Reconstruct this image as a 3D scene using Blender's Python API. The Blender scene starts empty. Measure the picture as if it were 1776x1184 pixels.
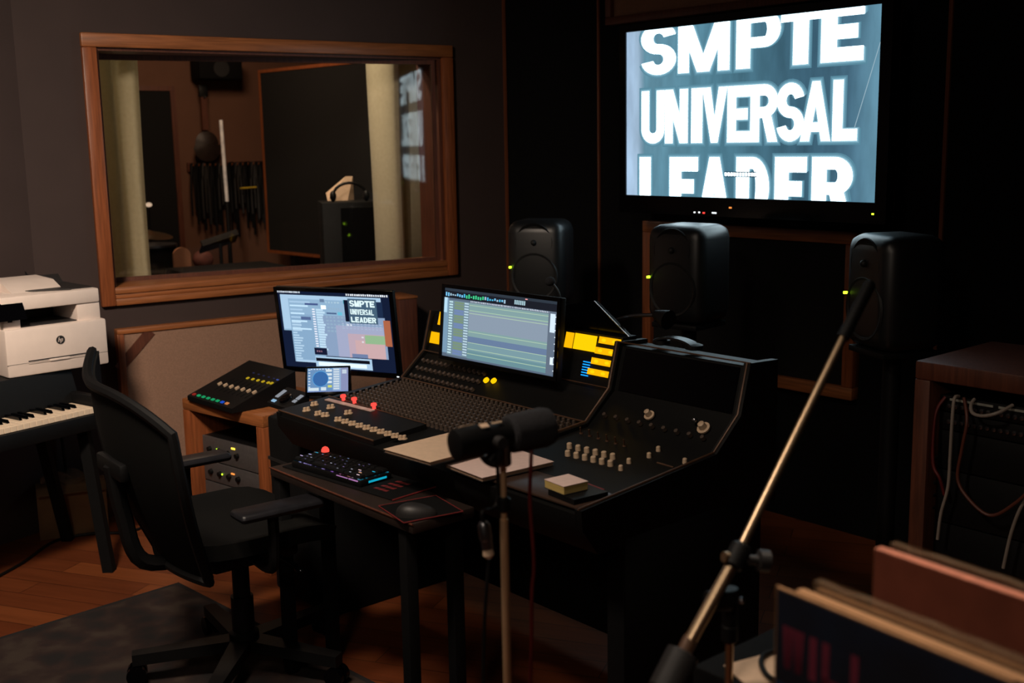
import bpy, bmesh, math, random
from mathutils import Vector, Matrix
random.seed(7)
V = Vector
COL = bpy.context.scene.collection
# ------------------------------------------------------------------ camera model (1776 x 1184)
FPX, PITCH, ROLL, CAMZ = 1986.67, .172834, -.017705, 1.6
CP, SP, CR, SR = math.cos(PITCH), math.sin(PITCH), math.cos(ROLL), math.sin(ROLL)
cF = V((0, CP, -SP)); _r0 = V((1, 0, 0)); _u0 = V((0, SP, CP))
cR = _r0*CR + _u0*SR; cU = _u0*CR - _r0*SR
CAM = V((0, 0, CAMZ))
def ray(u, v):
    d = cF + cR*((u-888)/FPX) - cU*((v-592)/FPX)
    return d/d.y
def Z(u, v, z):
    d = ray(u, v); return CAM + d*((z-CAMZ)/d.z)
def PY(u, v, y): return CAM + ray(u, v)*y
TH = -.8594
FI = Matrix.Identity(4)
FC = Matrix.Rotation(TH, 4, 'Z')                                   # desk frame: x along the desk, y towards the screen wall
FCi = FC.inverted()
WLOC = V((-1.76354, 4.876, 0)); WTH = .588366
FW = Matrix.Translation(WLOC) @ Matrix.Rotation(WTH, 4, 'Z')       # window wall frame
FWi = FW.inverted()
def onplane(F, u, v, y):                                            # local point with local y
    Fi = F.inverted(); o = Fi @ CAM; d = (Fi.to_3x3()) @ ray(u, v)
    return o + d*((y-o.y)/d.y)
def PB(u, v, b): return onplane(FC, u, v, b)
def PW(u, v, y): return onplane(FW, u, v, y)
def ZC(u, v, z): return FCi @ Z(u, v, z)
def ZW(u, v, z): return FWi @ Z(u, v, z)
def frame(loc, th): return Matrix.Translation(V(loc)) @ Matrix.Rotation(th, 4, 'Z')
# ------------------------------------------------------------------ materials
def lin(c):
    return tuple(((x/255)/12.92 if x/255 <= .04045 else ((x/255+.055)/1.055)**2.4) for x in c[:3]) + (1,)
def newmat(name):
    m = bpy.data.materials.new(name); m.use_nodes = True
    nt = m.node_tree; nt.nodes.clear()
    o = nt.nodes.new('ShaderNodeOutputMaterial')
    return m, nt, o
def M(name, col, rough=.55, metal=0, var=.25, scale=30, bump=.0, stretch=(1, 1, 1), spec=.5, coat=0, col2=None, detail=4):
    """principled with noise-driven colour; col in sRGB 0..255"""
    m, nt, o = newmat(name); N = nt.nodes; L = nt.links
    b = N.new('ShaderNodeBsdfPrincipled'); L.new(b.outputs[0], o.inputs[0])
    tc = N.new('ShaderNodeTexCoord'); mp = N.new('ShaderNodeMapping'); mp.inputs['Scale'].default_value = stretch
    L.new(tc.outputs['Object'], mp.inputs[0])
    nz = N.new('ShaderNodeTexNoise'); nz.inputs['Scale'].default_value = scale; nz.inputs['Detail'].default_value = detail
    L.new(mp.outputs[0], nz.inputs['Vector'])
    rp = N.new('ShaderNodeValToRGB'); rp.color_ramp.elements[0].position = .3; rp.color_ramp.elements[1].position = .7
    c = lin(col); c2 = lin(col2) if col2 else tuple(min(1, x*(1+var)) for x in c[:3])+(1,)
    c1 = c if col2 else tuple(x*(1-var) for x in c[:3])+(1,)
    rp.color_ramp.elements[0].color = c1; rp.color_ramp.elements[1].color = c2
    L.new(nz.outputs['Fac'], rp.inputs[0]); L.new(rp.outputs[0], b.inputs['Base Color'])
    b.inputs['Roughness'].default_value = rough; b.inputs['Metallic'].default_value = metal
    b.inputs['Specular IOR Level'].default_value = spec; b.inputs['Coat Weight'].default_value = coat
    if bump:
        bp = N.new('ShaderNodeBump'); bp.inputs['Strength'].default_value = bump; bp.inputs['Distance'].default_value = .004
        L.new(nz.outputs['Fac'], bp.inputs['Height']); L.new(bp.outputs[0], b.inputs['Normal'])
    return m
def E(name, col, s=1.0):
    m, nt, o = newmat(name); e = nt.nodes.new('ShaderNodeEmission')
    e.inputs[0].default_value = lin(col); e.inputs[1].default_value = s
    nt.links.new(e.outputs[0], o.inputs[0]); return m
MT = {}
def mt(k): return MT[k]
MT['wall'] = M('brown_painted_wall', (60, 46, 43), .85, var=.06, scale=6, bump=.05)
MT['wall_live'] = M('live_room_wall', (106, 72, 54), .85, var=.06, scale=6)
MT['wall_dark'] = M('dark_fabric_wall', (10, 10, 12), .95, var=.15, scale=120, spec=.2, bump=.1)
MT['ceil'] = M('dark_ceiling', (40, 36, 34), .9, var=.1)
MT['wood'] = M('orange_wood_trim', (158, 92, 46), .45, var=.28, scale=14, stretch=(1, 1, 1), bump=.05)
MT['wood_h'] = M('orange_wood_grain_long', (150, 90, 50), .42, var=.3, scale=9, stretch=(.7, 14, 14), bump=.05)
MT['wood_v'] = M('orange_wood_grain_up', (138, 76, 42), .42, var=.3, scale=9, stretch=(14, 14, .7), bump=.05)
MT['wood_dark'] = M('dark_red_wood', (92, 50, 34), .5, var=.3, scale=9, stretch=(12, 12, .8))
MT['trimwood'] = M('thin_trim_wood', (120, 66, 40), .5, var=.2, scale=10, stretch=(10, 10, .6))
MT['panel_fabric'] = M('tan_panel_fabric', (150, 116, 96), .95, var=.12, scale=160, bump=.15)
MT['brown_cloth'] = M('dim_brown_cloth', (130, 92, 72), .95, var=.1, scale=120)
MT['panel_dark'] = M('black_panel_fabric', (8, 8, 8), .95, var=.2, scale=150, bump=.1)
MT['black'] = M('black_plastic', (9, 9, 10), .55, var=.2, scale=40, spec=.3)
MT['black_soft'] = M('black_matte', (6, 6, 7), .85, var=.2, scale=60, spec=.2)
MT['black_gloss'] = M('black_gloss', (4, 4, 6), .16, var=.1, scale=10, spec=.25)
MT['mesh'] = M('chair_mesh', (8, 8, 7), .85, var=.3, scale=220, bump=.1, spec=.2)
MT['darkgrey'] = M('dark_grey_plastic', (38, 36, 36), .5, var=.15, scale=50)
MT['console'] = M('console_paint', (9, 9, 9), .55, var=.15, scale=60, bump=.03, spec=.3)
MT['edge'] = M('worn_bronze_edge', (88, 62, 45), .5, metal=.3, var=.2, scale=40)
MT['beige'] = M('beige_knob', (196, 170, 142), .5, var=.1, scale=80)
MT['knobdark'] = M('dark_brown_knob', (74, 62, 54), .45, var=.3, scale=300)
MT['white'] = M('printer_white', (222, 206, 196), .5, var=.03, scale=20)
MT['white2'] = M('printer_side_cream', (228, 208, 176), .5, var=.03, scale=20)
MT['key_white'] = M('ivory_key', (236, 214, 188), .35, var=.04, scale=30)
MT['paper'] = M('cream_paper', (214, 184, 156), .85, var=.05, scale=60)
MT['paper_pink'] = M('pale_paper', (220, 192, 182), .85, var=.04, scale=60)
MT['paperedge'] = M('paper_edge', (150, 122, 100), .9, var=.2, scale=40, stretch=(1, 1, 30))
MT['paperyel'] = M('yellow_paper_edge', (190, 164, 96), .9, var=.15, scale=40, stretch=(1, 1, 30))
MT['chrome'] = M('brass_tinted_chrome', (226, 196, 160), .34, metal=1, var=.05, scale=20)
MT['lit_chrome'] = M('warm_lit_chrome_tube', (236, 198, 156), .55, metal=.85, var=.05, scale=20)  # pale tan stands in for the warm highlight on a chrome pole
MT['steel'] = M('grey_steel', (150, 150, 155), .3, metal=1, var=.1, scale=30)
MT['cardboard'] = M('cardboard', (120, 92, 62), .85, var=.12, scale=12)
def curtain_mat(tr):
    m, nt, o = newmat('cream_curtain'); N = nt.nodes; L = nt.links
    d = N.new('ShaderNodeBsdfDiffuse'); t = N.new('ShaderNodeBsdfTranslucent'); x = N.new('ShaderNodeMixShader'); x.inputs[0].default_value = tr
    tc = N.new('ShaderNodeTexCoord'); nz = N.new('ShaderNodeTexNoise'); nz.inputs['Scale'].default_value = 60; L.new(tc.outputs['Object'], nz.inputs['Vector'])
    rp = N.new('ShaderNodeValToRGB'); rp.color_ramp.elements[0].color = lin((216, 204, 172)); rp.color_ramp.elements[1].color = lin((236, 226, 198)); L.new(nz.outputs['Fac'], rp.inputs[0])
    L.new(rp.outputs[0], d.inputs[0]); L.new(rp.outputs[0], t.inputs[0]); L.new(d.outputs[0], x.inputs[1]); L.new(t.outputs[0], x.inputs[2]); L.new(x.outputs[0], o.inputs[0]); return m
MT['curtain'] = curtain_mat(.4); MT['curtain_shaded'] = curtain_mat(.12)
MT['foam'] = M('foam_black', (34, 34, 38), .95, var=.4, scale=260, bump=.4)
MT['redcable'] = M('red_cable', (96, 22, 20), .5, var=.2)
MT['greycable'] = M('pale_cable', (150, 138, 128), .5, var=.1)
MT['browncable'] = M('brown_cable', (96, 48, 34), .5, var=.1)
MT['redprint'] = M('dark_red_print', (112, 28, 28), .7, var=.2, scale=90)
MT['sleeve_brown'] = M('brown_card_edge', (176, 128, 84), .8, var=.15, scale=50, stretch=(1, 6, 6))
MT['sleeve_red'] = M('red_brown_card', (150, 78, 56), .75, var=.15, scale=20)
MT['sleeve_red_edge'] = M('lit_red_card_edge', (176, 104, 78), .8, var=.15, scale=50)  # lighter red paints the light caught by the card edge
MT['sleeve_dark'] = M('dark_sleeve_art', (26, 24, 28), .6, var=.5, scale=8, col2=(30, 44, 66))
MT['sleeve_pink'] = M('muted_pink_ink', (134, 52, 74), .6, var=.2, scale=20)
MT['sleeve_black'] = M('black_sleeve', (38, 34, 34), .55, var=.2, scale=20)
MT['paleshape'] = M('pale_wood_varnish', (190, 130, 96), .5, var=.12, scale=10)
MT['grey_gear'] = M('grey_gear_face', (74, 70, 70), .5, var=.12, scale=60)
MT['speaker'] = M('speaker_grey_paint', (19, 20, 22), .4, var=.05, scale=30, spec=.8)
MT['cone'] = M('speaker_cone', (20, 20, 22), .6, var=.2, scale=60)
MT['led_green'] = E('green_led', (190, 255, 40), 4)
MT['led_yellow'] = E('warm_led', (255, 210, 60), 3)
MT['vu'] = E('amber_meter', (255, 184, 6), 1.08)
MT['vu_hot'] = E('amber_meter_hot', (255, 200, 6), 1.15)
MT['vu_spot'] = E('amber_meter_spot', (255, 196, 10), 1.3)
MT['led_blue'] = E('blue_led', (20, 150, 255), 1.6)
MT['red_glow'] = E('red_lit_cap', (255, 66, 58), 1.7)
MT['led_white'] = E('white_led', (235, 240, 245), 1.6)
MT['led_orange'] = E('orange_led', (255, 150, 70), 1.2)
# floor boards
def floor_mat():
    m, nt, o = newmat('wood_floor'); N = nt.nodes; L = nt.links
    b = N.new('ShaderNodeBsdfPrincipled'); L.new(b.outputs[0], o.inputs[0]); b.inputs['Roughness'].default_value = .38
    tc = N.new('ShaderNodeTexCoord'); mp = N.new('ShaderNodeMapping'); mp.inputs['Rotation'].default_value = (0, 0, .35)
    L.new(tc.outputs['Object'], mp.inputs[0])
    br = N.new('ShaderNodeTexBrick'); br.inputs['Scale'].default_value = 1.0; br.offset = .37
    br.inputs['Brick Width'].default_value = 1.1; br.inputs['Row Height'].default_value = .11; br.inputs['Mortar Size'].default_value = .0015
    br.inputs['Color1'].default_value = lin((150, 82, 44)); br.inputs['Color2'].default_value = lin((122, 62, 34)); br.inputs['Mortar'].default_value = lin((50, 26, 16))
    L.new(mp.outputs[0], br.inputs['Vector'])
    mp2 = N.new('ShaderNodeMapping'); mp2.inputs['Scale'].default_value = (1.2, 18, 1); L.new(mp.outputs[0], mp2.inputs[0])
    nz = N.new('ShaderNodeTexNoise'); nz.inputs['Scale'].default_value = 3; nz.inputs['Detail'].default_value = 5; L.new(mp2.outputs[0], nz.inputs['Vector'])
    mx = N.new('ShaderNodeMixRGB'); mx.blend_type = 'MULTIPLY'; mx.inputs[0].default_value = .6
    L.new(br.outputs['Color'], mx.inputs[1]); L.new(nz.outputs['Color'], mx.inputs[2])
    hs = N.new('ShaderNodeRGBToBW'); L.new(nz.outputs['Color'], hs.inputs[0]); L.new(hs.outputs[0], mx.inputs[2])
    L.new(mx.outputs[0], b.inputs['Base Color']); return m
MT['floor'] = floor_mat()
def rug_mat():
    m, nt, o = newmat('persian_rug'); N = nt.nodes; L = nt.links
    b = N.new('ShaderNodeBsdfPrincipled'); L.new(b.outputs[0], o.inputs[0]); b.inputs['Roughness'].default_value = .95
    tc = N.new('ShaderNodeTexCoord')
    vo = N.new('ShaderNodeTexVoronoi'); vo.inputs['Scale'].default_value = 9; L.new(tc.outputs['Object'], vo.inputs['Vector'])
    nz = N.new('ShaderNodeTexNoise'); nz.inputs['Scale'].default_value = 16; nz.inputs['Detail'].default_value = 3; L.new(tc.outputs['Object'], nz.inputs['Vector'])
    ad = N.new('ShaderNodeMath'); ad.operation = 'MULTIPLY'; L.new(vo.outputs['Distance'], ad.inputs[0]); L.new(nz.outputs['Fac'], ad.inputs[1])
    rp = N.new('ShaderNodeValToRGB'); rp.color_ramp.elements[0].color = lin((22, 17, 17)); rp.color_ramp.elements[0].position = .1; rp.color_ramp.elements[1].color = lin((54, 42, 34)); rp.color_ramp.elements[1].position = .42
    e = rp.color_ramp.elements.new(.26); e.color = lin((40, 24, 20))
    L.new(ad.outputs[0], rp.inputs[0]); L.new(rp.outputs[0], b.inputs['Base Color']); return m
MT['rug'] = rug_mat()
def glass_mat():
    m, nt, o = newmat('window_glass'); N = nt.nodes; L = nt.links
    t = N.new('ShaderNodeBsdfTransparent'); t.inputs[0].default_value = (.93, .93, .92, 1)
    g = N.new('ShaderNodeBsdfGlossy'); g.inputs['Roughness'].default_value = .03
    f = N.new('ShaderNodeFresnel'); f.inputs[0].default_value = 1.5
    x = N.new('ShaderNodeMixShader'); L.new(f.outputs[0], x.inputs[0]); L.new(t.outputs[0], x.inputs[1]); L.new(g.outputs[0], x.inputs[2]); L.new(x.outputs[0], o.inputs[0])
    nz = N.new('ShaderNodeTexNoise'); nz.inputs['Scale'].default_value = 2
    mr = N.new('ShaderNodeMapRange'); mr.inputs['To Min'].default_value = .02; mr.inputs['To Max'].default_value = .05
    L.new(nz.outputs['Fac'], mr.inputs[0]); L.new(mr.outputs[0], g.inputs['Roughness'])
    return m
MT['glass'] = glass_mat()
def plastic_mat():
    m, nt, o = newmat('clear_plastic_sleeve'); N = nt.nodes; L = nt.links
    t = N.new('ShaderNodeBsdfTransparent'); t.inputs[0].default_value = (.85, .83, .8, 1)
    g = N.new('ShaderNodeBsdfPrincipled'); g.inputs['Base Color'].default_value = lin((190, 160, 130)); g.inputs['Roughness'].default_value = .12
    nz = N.new('ShaderNodeTexNoise'); nz.inputs['Scale'].default_value = 26
    bp = N.new('ShaderNodeBump'); bp.inputs['Strength'].default_value = .6; bp.inputs['Distance'].default_value = .01; L.new(nz.outputs['Fac'], bp.inputs['Height']); L.new(bp.outputs[0], g.inputs['Normal'])
    x = N.new('ShaderNodeMixShader'); x.inputs[0].default_value = .3
    L.new(t.outputs[0], x.inputs[1]); L.new(g.outputs[0], x.inputs[2]); L.new(x.outputs[0], o.inputs[0]); return m
MT['plastic'] = plastic_mat()
def tv_mat():
    m, nt, o = newmat('film_leader_picture'); N = nt.nodes; L = nt.links
    e = N.new('ShaderNodeEmission'); L.new(e.outputs[0], o.inputs[0])
    tc = N.new('ShaderNodeTexCoord'); sx = N.new('ShaderNodeSeparateXYZ'); L.new(tc.outputs['Generated'], sx.inputs[0])
    r = N.new('ShaderNodeValToRGB'); el = r.color_ramp.elements
    el[0].position = 0; el[0].color = lin((176, 205, 235)); el[1].position = 1; el[1].color = lin((104, 150, 172))
    for p, c in ((.055, (172, 200, 226)), (.085, (104, 150, 170)), (.4, (84, 132, 152)), (.75, (62, 98, 118)), (.9, (74, 112, 134))):
        x = el.new(p); x.color = lin(c)
    L.new(sx.outputs[0], r.inputs[0])
    mp = N.new('ShaderNodeMapping'); mp.inputs['Scale'].default_value = (12, 1, 1.6); L.new(tc.outputs['Generated'], mp.inputs[0])
    nz = N.new('ShaderNodeTexNoise'); nz.inputs['Scale'].default_value = 1.6; nz.inputs['Detail'].default_value = 6; L.new(mp.outputs[0], nz.inputs['Vector'])
    mr = N.new('ShaderNodeMapRange'); mr.inputs['From Min'].default_value = .3; mr.inputs['From Max'].default_value = .7; mr.inputs['To Min'].default_value = .72; mr.inputs['To Max'].default_value = 1.08
    L.new(nz.outputs['Fac'], mr.inputs[0]); L.new(r.outputs[0], e.inputs[0]); L.new(mr.outputs[0], e.inputs[1]); return m
MT['tv_picture'] = tv_mat()
MT['tv_text'] = E('film_leader_lettering', (222, 246, 255), 5)
MT['tv_halo'] = E('film_leader_halo', (112, 160, 180), 1.0); MT['tv_haze'] = E('film_leader_haze', (90, 138, 158), 1.0)
MT['tv_glow'] = E('film_leader_soft_edge', (158, 204, 222), 1.0)
def keyglow_mat():
    m, nt, o = newmat('rainbow_backlight'); N = nt.nodes; L = nt.links
    e = N.new('ShaderNodeEmission'); L.new(e.outputs[0], o.inputs[0])
    tc = N.new('ShaderNodeTexCoord'); sx = N.new('ShaderNodeSeparateXYZ'); L.new(tc.outputs['Generated'], sx.inputs[0])
    r = N.new('ShaderNodeValToRGB'); el = r.color_ramp.elements
    el[0].color = lin((60, 200, 220)); el[1].color = lin((30, 190, 230))
    for p, c in ((.12, (190, 170, 255)), (.4, (170, 160, 220)), (.6, (190, 120, 255)), (.8, (255, 150, 110))): x = el.new(p); x.color = lin(c)
    L.new(sx.outputs[0], r.inputs[0]); L.new(r.outputs[0], e.inputs[0])
    nz = N.new('ShaderNodeTexNoise'); nz.inputs['Scale'].default_value = 60; L.new(tc.outputs['Object'], nz.inputs['Vector'])
    mr = N.new('ShaderNodeMapRange'); mr.inputs['From Min'].default_value = .5; mr.inputs['From Max'].default_value = .75; mr.inputs['To Min'].default_value = .01; mr.inputs['To Max'].default_value = .7
    L.new(nz.outputs['Fac'], mr.inputs[0]); L.new(mr.outputs[0], e.inputs[1]); return m
MT['keyglow'] = keyglow_mat()
_ec = {}
def emis(c, s=1.0):
    k = (tuple(c), s)
    if k not in _ec: _ec[k] = E('screen_colour_%d' % len(_ec), c, s)
    return _ec[k]
# ------------------------------------------------------------------ mesh builder
class MB:
    def __init__(s, F=FI): s.bm = bmesh.new(); s.F = F; s.mats = []; s.cur = 0
    def mat(s, m):
        if m not in s.mats: s.mats.append(m)
        s.cur = s.mats.index(m); return s
    def _f(s, vs):
        try: f = s.bm.faces.new(vs); f.material_index = s.cur; return f
        except ValueError: return None
    def v(s, p): return s.bm.verts.new(V(p))
    def face(s, pts): return s._f([s.v(p) for p in pts])
    def box(s, lo, hi, bev=0, T=None, seg=2):
        x0, y0, z0 = lo; x1, y1, z1 = hi
        ps = [(x0, y0, z0), (x1, y0, z0), (x1, y1, z0), (x0, y1, z0), (x0, y0, z1), (x1, y0, z1), (x1, y1, z1), (x0, y1, z1)]
        if T: ps = [T @ V(p) for p in ps]
        vs = [s.v(p) for p in ps]
        fs = [s._f([vs[i] for i in q]) for q in ((3, 2, 1, 0), (4, 5, 6, 7), (0, 1, 5, 4), (1, 2, 6, 5), (2, 3, 7, 6), (3, 0, 4, 7))]
        if bev:
            es = list({e for f in fs for e in f.edges})
            r = bmesh.ops.bevel(s.bm, geom=es, offset=bev, segments=seg, affect='EDGES', profile=.5)
            for f in r['faces']: f.material_index = s.cur
        return s
    def cbox(s, c, d, bev=0, T=None): 
        return s.box((c[0]-d[0]/2, c[1]-d[1]/2, c[2]-d[2]/2), (c[0]+d[0]/2, c[1]+d[1]/2, c[2]+d[2]/2), bev, T)
    def prism(s, pts, vec):
        vec = V(vec); a = [s.v(p) for p in pts]; b = [s.v(V(p)+vec) for p in pts]; n = len(pts)
        s._f(a[::-1]); s._f(b)
        for i in range(n): s._f([a[i], a[(i+1) % n], b[(i+1) % n], b[i]])
        return s
    def ring(s, c, ax, r, n, ux=None):
        ax = V(ax).normalized(); u = V(ux) if ux else ax.orthogonal().normalized(); w = ax.cross(u)
        return [s.v(V(c)+(u*math.cos(t)+w*math.sin(t))*r) for t in (2*math.pi*i/n for i in range(n))]
    def lathe(s, o, ax, prof, n=20):
        """prof: (height, radius)"""
        ax = V(ax).normalized(); u = ax.orthogonal().normalized(); prev = None; first = None
        for h, r in prof:
            rg = s.ring(V(o)+ax*h, ax, max(r, 1e-4), n, u)
            if prev:
                for i in range(n): s._f([prev[i], prev[(i+1) % n], rg[(i+1) % n], rg[i]])
            else: first = rg
            prev = rg
        s._f(first[::-1]); s._f(prev); return s
    def cyl(s, p0, p1, r0, r1=None, n=14):
        p0, p1 = V(p0), V(p1); return s.lathe(p0, p1-p0, [(0, r0), ((p1-p0).length, r0 if r1 is None else r1)], n)
    def tube(s, pts, r, n=8, sub=6):
        P = [V(p) for p in pts]
        if sub > 1 and len(P) > 2:
            Q = []
            for i in range(len(P)-1):
                a, b, c, d = P[max(i-1, 0)], P[i], P[i+1], P[min(i+2, len(P)-1)]
                for k in range(sub):
                    t = k/sub
                    Q.append(.5*((2*b)+(c-a)*t+(2*a-5*b+4*c-d)*t*t+(3*b-a-3*c+d)*t**3))
            Q.append(P[-1]); P = Q
        prev = None; u = None
        for i, p in enumerate(P):
            d = (P[min(i+1, len(P)-1)]-P[max(i-1, 0)]).normalized()
            u = d.orthogonal().normalized() if u is None else (u-d*u.dot(d)).normalized()
            rg = s.ring(p, d, r, n, u)
            if prev:
                for k in range(n): s._f([prev[k], prev[(k+1) % n], rg[(k+1) % n], rg[k]])
            else: s._f(rg[::-1])
            prev = rg
        s._f(prev); return s
    def ball(s, c, r, sc=(1, 1, 1), n=16, T=None):
        m = Matrix.Translation(V(c)) @ Matrix.Diagonal((*sc, 1))
        if T: m = T @ m
        g = bmesh.ops.create_uvsphere(s.bm, u_segments=n, v_segments=n//2+2, radius=r, matrix=m)
        for f in {f for v in g['verts'] for f in v.link_faces}: f.material_index = s.cur
        return s
    def grid(s, fn, nu, nv, thick=0):
        rows = [[s.v(fn(i/nu, j/nv)) for i in range(nu+1)] for j in range(nv+1)]
        fs = []
        for j in range(nv):
            for i in range(nu): fs.append(s._f([rows[j][i], rows[j][i+1], rows[j+1][i+1], rows[j+1][i]]))
        if thick:
            bmesh.ops.recalc_face_normals(s.bm, faces=[f for f in fs if f])
            bmesh.ops.solidify(s.bm, geom=[f for f in fs if f], thickness=thick)
        return s
    def mesh(s, name, Wi, smooth=True, ang=.6, recalc=True):
        if recalc: bmesh.ops.recalc_face_normals(s.bm, faces=s.bm.faces[:])
        s.bm.transform(Wi @ s.F)
        me = bpy.data.meshes.new(name); s.bm.to_mesh(me); s.bm.free()
        for m in s.mats: me.materials.append(m)
        if smooth:
            me.shade_smooth(); me.set_sharp_from_angle(angle=ang)
        return me
MW = {}
def thing(name, label, cat, F, group=None, kind=None):
    """an Empty at matrix F (location + z turn) that parents its parts"""
    o = bpy.data.objects.new(name, None); COL.objects.link(o); o.matrix_world = F; o.empty_display_size = .05
    MW[o.name] = F.copy()
    o['label'] = label; o['category'] = cat
    if group: o['group'] = group
    if kind: o['kind'] = kind
    return o
def part(name, mb, m, parent, label=None, smooth=True, kind=None, recalc=True):
    if m: 
        if not mb.mats: mb.mats.append(m)
    me = mb.mesh(name, MW[parent.name].inverted(), smooth, recalc=recalc)
    o = bpy.data.objects.new(name, me); COL.objects.link(o); o.parent = parent
    MW[o.name] = MW[parent.name].copy()
    if label: o['label'] = label
    if kind: o['kind'] = kind
    return o
def solo(name, mb, m, label, cat, group=None, kind=None, smooth=True):
    if m and not mb.mats: mb.mats.append(m)
    mb.bm.verts.ensure_lookup_table()
    ws = [mb.F @ v.co for v in mb.bm.verts]
    lo = V((min(w.x for w in ws), min(w.y for w in ws), min(w.z for w in ws))); hi = V((max(w.x for w in ws), max(w.y for w in ws), max(w.z for w in ws)))
    c = V(((lo.x+hi.x)/2, (lo.y+hi.y)/2, lo.z)); T = Matrix.Translation(c)
    me = mb.mesh(name, T.inverted(), smooth); o = bpy.data.objects.new(name, me); COL.objects.link(o); o.location = c; MW[o.name] = T
    if label: o['label'] = label
    if cat: o['category'] = cat
    if group: o['group'] = group
    if kind: o['kind'] = kind
    return o
def struct(name, mb, m): return solo(name, mb, m, None, None, kind='structure')
def inst(name, me, parent, Wm, kind=None, label=None):
    """a part sharing mesh data, Wm = its world matrix"""
    o = bpy.data.objects.new(name, me); COL.objects.link(o); o.parent = parent
    o.matrix_local = MW[parent.name].inverted() @ Wm
    MW[o.name] = Wm.copy()
    if label: o['label'] = label
    return o
def mesh_of(mb, name, m, smooth=True):
    if not mb.mats: mb.mats.append(m)
    return mb.mesh(name, FI, smooth)
# ------------------------------------------------------------------ lettering (heavy condensed)
def ribbon(path, t):
    """list of quads along a path with half-width t/2"""
    out = []; P = [V((x, y)) for x, y in path]; n = len(P); off = []
    for i in range(n):
        d = (P[min(i+1, n-1)]-P[max(i-1, 0)]).normalized(); off.append(V((-d.y, d.x))*t/2)
    for i in range(n-1): out.append([P[i]+off[i], P[i]-off[i], P[i+1]-off[i+1], P[i+1]+off[i+1]])
    return out
def arc(cx, cy, rx, ry, a0, a1, n=10): return [(cx+rx*math.cos(math.radians(a0+(a1-a0)*i/n)), cy+ry*math.sin(math.radians(a0+(a1-a0)*i/n))) for i in range(n+1)]
def ringq(cx, cy, rx, ry, tx, ty, a0, a1, n=14):
    out = []; A = [math.radians(a0+(a1-a0)*i/n) for i in range(n+1)]
    o = [V((cx+rx*math.cos(a), cy+ry*math.sin(a))) for a in A]; q = [V((cx+max(rx-tx, 0)*math.cos(a), cy+max(ry-ty, 0)*math.sin(a))) for a in A]
    for i in range(n): out.append([o[i], o[i+1], q[i+1], q[i]])
    return out
def glyph(ch, w, h, t):
    q = []; R = lambda x0, y0, x1, y1: q.append([V((x0, y0)), V((x1, y0)), V((x1, y1)), V((x0, y1))])
    P = lambda *p: q.append([V(a) for a in p])
    th = min(t, h*.24); k = t/2; tb = min(t, h*.19)
    if ch == 'I': R(0, 0, w, h)
    elif ch == 'L': R(0, 0, t, h); R(0, 0, w, th)
    elif ch == 'E': R(0, 0, t, h); R(0, 0, w, th); R(0, h-th, w, h); R(0, h/2-th/2, w*.86, h/2+th/2)
    elif ch == 'T': R(0, h-th, w, h); R(w/2-k, 0, w/2+k, h)
    elif ch == 'H': R(0, 0, t, h); R(w-t, 0, w, h); R(0, h/2-th/2, w, h/2+th/2)
    elif ch == 'U':
        R(0, w*.45, t, h); R(w-t, w*.45, w, h); q += ringq(w/2, w*.45, w/2, w*.45, t, tb, 180, 360)
    elif ch == 'N': R(0, 0, t, h); R(w-t, 0, w, h); P((0, h), (t, h), (w, 0), (w-t, 0))
    elif ch == 'M':
        s = t*.85; R(0, 0, s, h); R(w-s, 0, w, h); P((0, h), (s*1.15, h), (w/2+s*.55, 0), (w/2-s*.55, 0)); P((w-s*1.15, h), (w, h), (w/2+s*.55, 0), (w/2-s*.55, 0))
    elif ch == 'V': P((0, h), (t, h), (w/2+k*.8, 0), (w/2-k*.8, 0)); P((w-t, h), (w, h), (w/2+k*.8, 0), (w/2-k*.8, 0))
    elif ch == 'W':
        s = t*.8
        for a in (0, w/2): P((a, h), (a+s, h), (a+w/4+s*.5, 0), (a+w/4-s*.5, 0)); P((a+w/2-s, h), (a+w/2, h), (a+w/4+s*.5, 0), (a+w/4-s*.5, 0))
    elif ch == 'Y': R(w/2-k, 0, w/2+k, h*.5); P((0, h), (t, h), (w/2+k, h*.42), (w/2-k, h*.42)); P((w-t, h), (w, h), (w/2+k, h*.42), (w/2-k, h*.42))
    elif ch == 'A': P((0, 0), (t*.95, 0), (w/2+k*.8, h), (w/2-k*.8, h)); P((w-t*.95, 0), (w, 0), (w/2+k*.8, h), (w/2-k*.8, h)); R(w*.25, h*.16, w*.75, h*.16+th*.8)
    elif ch in 'PR':
        yb = h*(.36 if ch == 'P' else .42); ry = (h-yb)/2; rx = min(w*.5, ry*1.1); xs = w-rx; R(0, 0, t, h); R(0, h-tb, xs+.0005, h); R(0, yb, xs+.0005, yb+tb)
        q += ringq(xs, yb+ry, rx, ry, min(t, rx*.85), tb, 90, -90)
        if ch == 'R': P((w*.4, yb+th*.5), (w*.4+t, yb+th*.5), (w, 0), (w-t*1.05, 0))
    elif ch == 'D':
        rx = w*.5; xs = w-rx; R(0, 0, t, h); R(0, h-tb, xs+.0005, h); R(0, 0, xs+.0005, tb); q += ringq(xs, h/2, rx, h/2, min(t, rx*.85), tb, 90, -90, 16)
    elif ch == 'S':
        ry = (h+tb)/4; q += ringq(w/2, h-ry, w/2, ry, t, tb, 12, 270, 18) + ringq(w/2, ry, w/2, ry, t, tb, 90, -168, 18)
    return q
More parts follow.
